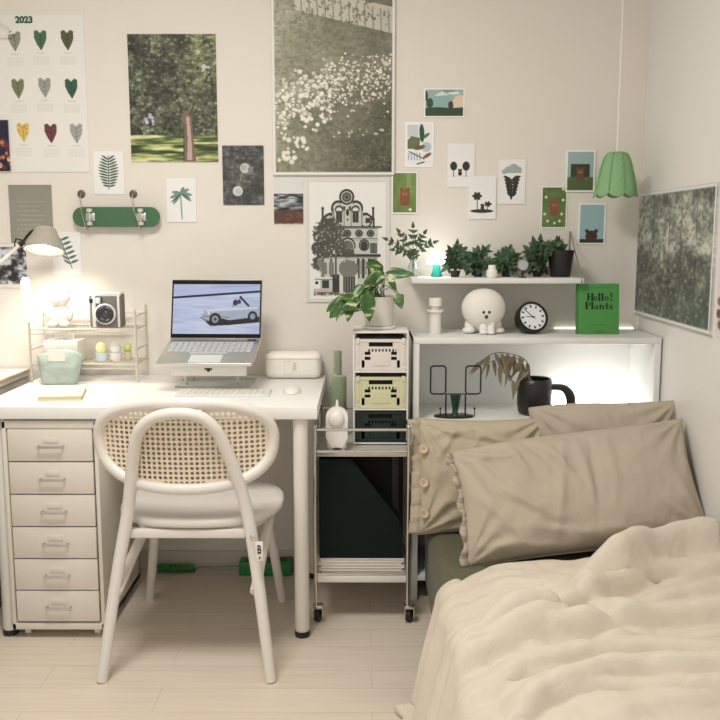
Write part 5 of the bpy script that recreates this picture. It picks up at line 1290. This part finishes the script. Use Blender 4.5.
bm = B(); ball(bm, (c.x, -.16, c.z + hh2 * .55), .026); tube(bm, [(c.x, -.16, c.z + hh2 * .7), (c.x, -.16, zt_)], .012, 10); obj('bulb', bm, M_cer, t)

# ------------------------------------------------------------------ power strips and cable on the floor
a = at(240, 570, -.055); b = at(292, 570, -.055)
t = thing('cable_box', 'bright green box-shaped power strip on the floor under the desk\'s right end', 'power strip', ((a.x + b.x) / 2, -.05, 0))
bm = B(); box(bm, a.x, b.x, -.085, -.018, .0005, .050, .004); obj('case', bm, M_green, t)
bm = B()
for k in range(4): box(bm, a.x + .02 + k * .042, a.x + .048 + k * .042, -.066, -.036, .0502, .053, .001)
obj('sockets', bm, mat('dark_green_plastic', (.01, .09, .03), .5), t)
a = at(157, 570, -.06); b = at(194, 570, -.06)
t = thing('coiled_cable', 'green coiled cable on the floor behind the chair', 'cable', ((a.x + b.x) / 2, -.05, 0))
bm = B(); n = 220; tube(bm, [(a.x + (b.x - a.x) * k / n, -.05 + .013 * math.cos(k * 2 * PI * 15 / n), .0175 + .013 * math.sin(k * 2 * PI * 15 / n)) for k in range(n + 1)], .0033, 6); obj('coil', bm, M_green, t)
bm = B(); tube(bm, [(b.x, -.05, .020), at(205, 567, -.05), at(220, 567, -.05), (at(240, 570, -.055).x, -.05, .025)], .003, 6, sm=5); obj('cable', bm, mat('grey_cable', alb(130, 140, 120), .5), t)

# ------------------------------------------------------------------ bed
mx0, mx1, my1, my0 = .205, .975, -.315, -2.30; MT = .312
t = thing('bed', 'low single bed with a sage green sheet along the right wall', 'bed', ((mx0 + mx1) / 2, -1.3, 0))
bm = B(); box(bm, mx0 + .03, mx1, my0 + .03, my1 - .0, 0.0, .10, .01); obj('base', bm, mat('bed_base', alb(120, 118, 100), .8), t)
bm = B(); box(bm, mx0, mx1, my0, my1, .06, MT, .045, 5); obj('mattress', bm, linen('sage_sheet', (.125, .125, .075)), t, ang=1.2)
M_lin = linen('beige_linen', (.485, .420, .340), .55)
M_lin2 = linen('beige_linen_side', (.50, .435, .33), .55)
def pillow(name, label, loc, rot, w, h, th, seed, m, creases=(), droop=(0, 0, 0, 0), n=72, flange=False):
    t = thing(name, label, 'pillow', loc, rot=rot)
    bm = B(); rows = {0: [], 1: []}; sd = seed * 3.7
    for side in (0, 1):
        for j in range(n + 1):
            v = j / n * 2 - 1; row = []
            for i in range(n + 1):
                u = i / n * 2 - 1
                eu, ev = 1 - abs(u) ** 2.8, 1 - abs(v) ** 2.6
                e = max(0, eu * ev) ** .48
                pin = 1 - .055 * (1 - abs(v) ** 2) * abs(u) ** 3 - .0
                piv = 1 - .06 * (1 - abs(u) ** 2) * abs(v) ** 3
                x = u * w / 2 * pin; z = v * h / 2 * piv
                cr_ = (abs(u) * abs(v)) 
                z -= droop[0] * max(0, -u) ** 2 * max(0, v) ** 2 + droop[1] * max(0, u) ** 2 * max(0, v) ** 2
                f = th / 2 * e
                wr = 0
                p = Vector((x * 7 + sd, z * 7, sd + side * 5))
                wr += .009 * mn.noise(p) + .005 * mn.noise(p * 2.3) + .0018 * mn.noise(Vector((x * 55 + sd, z * 22, 3)))
                # gathers running in from the corners and sides
                for cu, cv_ in ((-1, 1), (1, 1), (-1, -1), (1, -1)):
                    du, dv = (u - cu) * w / 2, (v - cv_) * h / 2; d = math.hypot(du, dv); a = math.atan2(dv, du)
                    wr += .0085 * math.sin(a * 15 + seed + 1.6 * mn.noise(Vector((d * 9, a * 2, sd)))) * math.exp(-(d / .16) ** 2) * min(1, d / .05)
                for (x0_, z0_, x1_, z1_, amp, wd) in creases:
                    dx, dz = x1_ - x0_, z1_ - z0_; L2 = dx * dx + dz * dz; xx, zz_ = x - x0_, z - z0_
                    tt = max(0, min(1, (xx * dx + zz_ * dz) / L2)); dd = math.hypot(xx - tt * dx, zz_ - tt * dz + .006 * mn.noise(Vector((tt * 6, sd, 0))))
                    wr += amp * math.exp(-(dd / wd) ** 2) * math.sin(PI * min(1, tt * .9 + .08))
                y = (f + wr * min(1, e * 1.6)) * (-1 if side == 0 else 1)
                y += .004 * mn.noise(Vector((x * 12, z * 12, sd))) * (1 - e)
                row.append(bm.verts.new((x, y, z)))
            rows[side].append(row)
        for j in range(n):
            for i in range(n):
                r = rows[side]; bm.faces.new((r[j][i], r[j][i + 1], r[j + 1][i + 1], r[j + 1][i]))
    bmesh.ops.remove_doubles(bm, verts=bm.verts, dist=.0004)
    bd = obj('cover', bm, m, t, local=True, ang=3)
    # sewn seam all round
    ps = []
    for q in range(0, 4 * n, 2):
        s, k = divmod(q, n); k = k / n * 2 - 1
        u, v = [(k, -1), (1, k), (-k, 1), (-1, -k)][s]
        x = u * w / 2 * (1 - .055 * (1 - abs(v) ** 2) * abs(u) ** 3); z = v * h / 2 * (1 - .06 * (1 - abs(u) ** 2) * abs(v) ** 3)
        z -= droop[0] * max(0, -u) ** 2 * max(0, v) ** 2 + droop[1] * max(0, u) ** 2 * max(0, v) ** 2
        ps.append((x, .004 * mn.noise(Vector((x * 12, z * 12, sd))), z))
    bm = B(); tube(bm, ps, .0028, 6, closed=True); obj('seam', bm, m, bd, local=True)
    return t, bd
R = math.radians
# left pillow with buttons
tp, bd = pillow('buttoned_pillow', 'beige linen pillow with large buttons on its left edge, beside the cart', (.376, -.462, .486), (R(-13), 0, R(2)), .42, .365, .14, 1, M_lin2,
    [(-.18, .13, .05, .16, .010, .012), (-.15, .05, -.08, .16, .009, .010), (-.12, .12, .06, .10, -.008, .010), (-.10, .0, .0, .14, .008, .012), (-.16, -.1, -.02, -.05, .006, .015), (-.05, .15, .1, .08, .009, .012)])
bm = B(); 
n = 40
r0 = []; r1 = []
for k in range(n + 1):
    v = k / n * 2 - 1; z = v * .365 / 2 * .97; xx = -.21 + .012 * (1 - v * v)
    wv = .006 * math.sin(k * .9) + .004 * math.sin(k * 2.1)
    r0.append(bm.verts.new((xx + .012, -.012, z))); r1.append(bm.verts.new((xx - .028, -.006 + wv, z * 1.01)))
for k in range(n): bm.faces.new((r0[k], r0[k + 1], r1[k + 1], r1[k]))
fl = obj('placket', bm, M_lin2, tp, local=True); solid(fl, .003)
M_btn = mat('shell_button', alb(206, 182, 148), .4)
for z in (.085, -.02, -.115):
    bm = B(); lathe(bm, [(.0, 0), (.0135, 0), (.0145, .0015), (.0145, .003), (.0122, .0042), (.0105, .003), (.0, .003)], (-.190, -.041, z), M=RX_, seg=24, capb=False, capt=False)
    bt = obj('button', bm, M_btn, tp, local=True)
    bm = B()
    for a in ((-.0025, 0), (.0025, 0)): ball(bm, (-.190 + a[0], -.0445, z), .0013, 8)
    obj('button_holes', bm, mat('dark_brown', (.08, .05, .03), .8), bt, local=True)
pillow('back_pillow', 'beige linen pillow standing at the back against the bookcase and wall', (.762, -.455, .528), (R(-14), 0, R(-3)), .47, .395, .14, 2, M_lin, [(-.1, -.1, .05, .15, .004, .02), (.12, .0, .2, .16, -.005, .012)], droop=(.03, 0, 0, 0))
tp, bd = pillow('front_pillow', 'large rumpled beige linen pillow lying in front of the other two', (.628, -.668, .496), (R(-33), R(-5.3), R(3)), .725, .375, .18, 3, M_lin,
    [(-.20, .16, -.14, .02, 0.0133, .010), (-.15, .16, -.05, .03, -0.0114, .012), (-.10, .15, .0, -.02, 0.0114, .010), (-.03, .15, -.10, -.16, 0.0095, .012), (.0, .16, .03, -.12, 0.0095, .012), (.05, .16, .02, -.15, -0.0114, .009), (-.3, .0, -.18, -.16, 0.0114, .012), (-.24, .02, -.1, -.10, 0.0114, .016), (-.22, -.03, -.02, -.15, -0.0095, .012), (-.33, .12, -.12, .10, 0.0095, .012), (-.30, .10, -.24, -.05, .010, .010), (-.28, .12, -.20, .0, -.009, .009), (.10, .17, .08, -.10, .005, .014), (-.34, -.14, -.05, -.17, .008, .012), (-.2, -.1, .1, -.16, .007, .014), (.0, -.12, .2, -.17, .006, .014)], droop=(.035, .0, 0, 0), n=96)
bm = B(); n = 60; r0 = []; r1 = []
for k in range(n + 1):
    v = k / n * 2 - 1; z = v * .372 / 2; xx = -.3625 + .020 * (1 - v * v)
    z -= .035 * max(0, v) ** 2
    wv = .010 * math.sin(k * .75) + .007 * math.sin(k * 1.7 + 1)
    r0.append(bm.verts.new((xx + .010, -.010, z))); r1.append(bm.verts.new((xx - .012 - .006 * math.sin(k * .5), -.022 + wv, z)))
for k in range(n): bm.faces.new((r0[k], r0[k + 1], r1[k + 1], r1[k]))
o = obj('open_hem', bm, M_lin, tp, local=True); solid(o, .003)

# duvet: one sheet over the mattress that falls to the floor on the left
RID = []
def ridge(pts, amp, wd, side=0): RID.append(([Vector((p[0], p[1])) for p in pts], amp, wd, side))
def pz(px, py, z): q = atz(px, py, z); return (q.x, q.y)
ridge([pz(475, 572, .4), pz(520, 574, .4), pz(572, 582, .4), pz(600, 600, .4)], .018, .045)
ridge([pz(578, 568, .42), pz(620, 556, .44), pz(650, 535, .46), pz(680, 524, .47), pz(725, 522, .47)], .075, .055)
ridge([pz(455, 625, .4), pz(500, 612, .4), pz(560, 600, .4), pz(610, 585, .4), pz(650, 565, .41), pz(725, 550, .42)], .040, .034)
ridge([pz(440, 665, .38), pz(480, 640, .38), pz(540, 625, .38), pz(600, 622, .38), pz(660, 615, .38), pz(725, 612, .38)], .034, .040)
ridge([pz(470, 690, .38), pz(520, 655, .38), pz(580, 648, .38), pz(650, 645, .38), pz(725, 650, .38)], .020, .030)
ridge([pz(500, 716, .38), pz(545, 690, .38), pz(610, 672, .38), pz(725, 668, .38)], .030, .036)
ridge([pz(600, 720, .37), pz(660, 700, .37), pz(730, 690, .37)], .015, .05)
ridge([pz(480, 600, .4), pz(530, 595, .4), pz(600, 612, .4)], -.014, .018)
ridge([pz(520, 640, .38), pz(620, 633, .38), pz(725, 630, .38)], -.014, .014)
ridge([pz(470, 668, .38), pz(540, 664, .38), pz(620, 660, .38)], -.012, .012)
ridge([pz(600, 578, .41), pz(660, 562, .42), pz(725, 548, .42)], -.018, .016)
ridge([pz(445, 640, .38), pz(500, 632, .38), pz(560, 612, .39)], .016, .018)
ridge([pz(520, 700, .38), pz(600, 684, .38), pz(725, 684, .38)], .012, .018)
ridge([pz(480, 584, .39), pz(540, 586, .39), pz(585, 592, .39)], .012, .016)
ridge([pz(640, 590, .4), pz(690, 580, .4), pz(730, 576, .4)], .014, .020)
ridge([pz(600, 640, .38), pz(650, 632, .38), pz(730, 628, .38)], .014, .016)
def seg_d(p, a, b):
    d = b - a; t = max(0, min(1, (p - a).dot(d) / d.length_squared)); return (p - a - d * t).length, t
def hgt(x, y):
    h = 0; p = Vector((x, y)); pw = p + Vector((mn.noise(Vector((x * 6, y * 6, 1))), mn.noise(Vector((x * 6, y * 6, 7))))) * .012
    for pts, amp, wd, _ in RID:
        best = 9; along = 0; n = len(pts) - 1
        for i in range(n):
            d, t = seg_d(pw, pts[i], pts[i + 1])
            if d < best:
                best = d; along = (i + t) / n; e_ = pts[i + 1] - pts[i]; w__ = pw - pts[i]; sg = e_.x * w__.y - e_.y * w__.x
        taper = min(1, along * 4 + .15) 
        sgn = 1
        q = best / (wd * (1.5 if sg >= 0 else .42))
        h += amp * 1.5 * taper * math.exp(-abs(q) ** 1.6)
    h += .010 * mn.noise(Vector((x * 5, y * 7, 3))) + .010 * mn.noise(Vector((x * 12 + y * 6, y * 22, 5))) + .0036 * mn.noise(Vector((x * 26 + y * 14, y * 44, 8)))
    return h
NV, NU = 240, 160
bm = B(); G = []
Y_top, Y_bot = -.855, -2.20
for j in range(NV + 1):
    v = j / NV; yb = Y_top + (Y_bot - Y_top) * v; row = []
    for i in range(NU + 1):
        u = i / NU          # 0 at wall
        top_len = WX - .022 - .262; side_len = .42; s = u * (top_len + side_len)
        if s <= top_len:
            x = WX - .022 - s; y = yb
            # wavy top hem
            if v < .25:
                k = (1 - v / .25); y += k * (.035 * math.exp(-((x - .97) / .2) ** 2) - .035 * math.exp(-((x - .28) / .08) ** 2) + .012 * math.sin(x * 16) + .05 * math.exp(-((x - .60) / .05) ** 2) * 0)
            z = .352 + hgt(x, y)
            e = min(1, (v / .045)); z -= .030 * (1 - math.sqrt(max(0, 1 - (1 - e) ** 2)))
            # rounding to the left edge
            r = max(0, .36 - (x - .262)) if False else 0
            q = max(0, 1 - (x - .262) / .14); z -= .035 * q * q
        else:
            d = s - top_len                      # distance fallen past the edge
            x0 = .262; y = yb + (-.035 * max(0, 1 - v / .25)) + (.012 * math.sin(x0 * 16)) * max(0, 1 - v / .25)
            z0 = .317 + hgt(x0, y)
            a = min(d, .10) / .10
            x = x0 - .060 * math.sin(a * PI / 2) - max(0, d - .10) * .25
            z = z0 - .050 * (1 - math.cos(a * PI / 2)) - max(0, d - .10) * .93
            f = min(1, d / .25)
            x += f * (.014 * math.sin(yb * 26 + 2 * mn.noise(Vector((yb * 4, 0, 0)))) + .010 * mn.noise(Vector((yb * 12, d * 5, 0))))
            y += -d * .30 * max(0, 1 - v * 1.2)
            if z < .012: x -= (.012 - z) * .8; z = .012 + .004 * abs(mn.noise(Vector((x * 20, y * 20, 0))))
        row.append(bm.verts.new((x, y, z)))
    G.append(row)
for j in range(NV):
    for i in range(NU): bm.faces.new((G[j][i], G[j][i + 1], G[j + 1][i + 1], G[j + 1][i]))
o = obj('duvet', bm, linen('duvet_linen', (.71, .64, .545), .6), None, ang=3); tag(o, 'rumpled beige linen duvet spread over the bed and falling to the floor', 'duvet')
solid(o, .022, 0)
bv = o.modifiers.new('Smooth', 'SMOOTH'); bv.factor = .5; bv.iterations = 3

# ------------------------------------------------------------------ light
def area(name, loc, rot, size, power, col, sy=None):
    l = bpy.data.lights.new(name, 'AREA'); l.energy = power; l.color = col; l.size = size
    if sy: l.shape = 'RECTANGLE'; l.size_y = sy
    o = bpy.data.objects.new(name, l); COL.objects.link(o); o.location = loc; o.rotation_euler = rot; return o
area('ceiling_light', (-.55, -1.55, CZ - .03), (0, 0, 0), .55, 36, (1, .955, .88))
def point(name, loc, r, power, col):
    l = bpy.data.lights.new(name, 'POINT'); l.energy = power; l.color = col; l.shadow_soft_size = r
    o = bpy.data.objects.new(name, l); COL.objects.link(o); o.location = loc; return o
sp = bpy.data.lights.new('lamp_light', 'SPOT'); sp.energy = 10; sp.color = (1, .93, .80); sp.spot_size = R(150); sp.spot_blend = 1; sp.shadow_soft_size = .04
so = bpy.data.objects.new('lamp_light', sp); COL.objects.link(so); so.location = cL + Vector((0, 0, -.004))
w = bpy.data.worlds.new('world'); S.world = w; w.use_nodes = True
w.node_tree.nodes['Background'].inputs['Color'].default_value = (1, .965, .92, 1); w.node_tree.nodes['Background'].inputs['Strength'].default_value = .86
S.view_settings.view_transform = 'Standard'; S.view_settings.look = 'None'; S.view_settings.gamma = 1; S.view_settings.exposure = -.09
S.view_settings.use_curve_mapping = False
try:
    S.cycles.use_denoising = True; S.cycles.max_bounces = 8; S.cycles.diffuse_bounces = 5; S.cycles.sample_clamp_indirect = 6
except Exception: pass
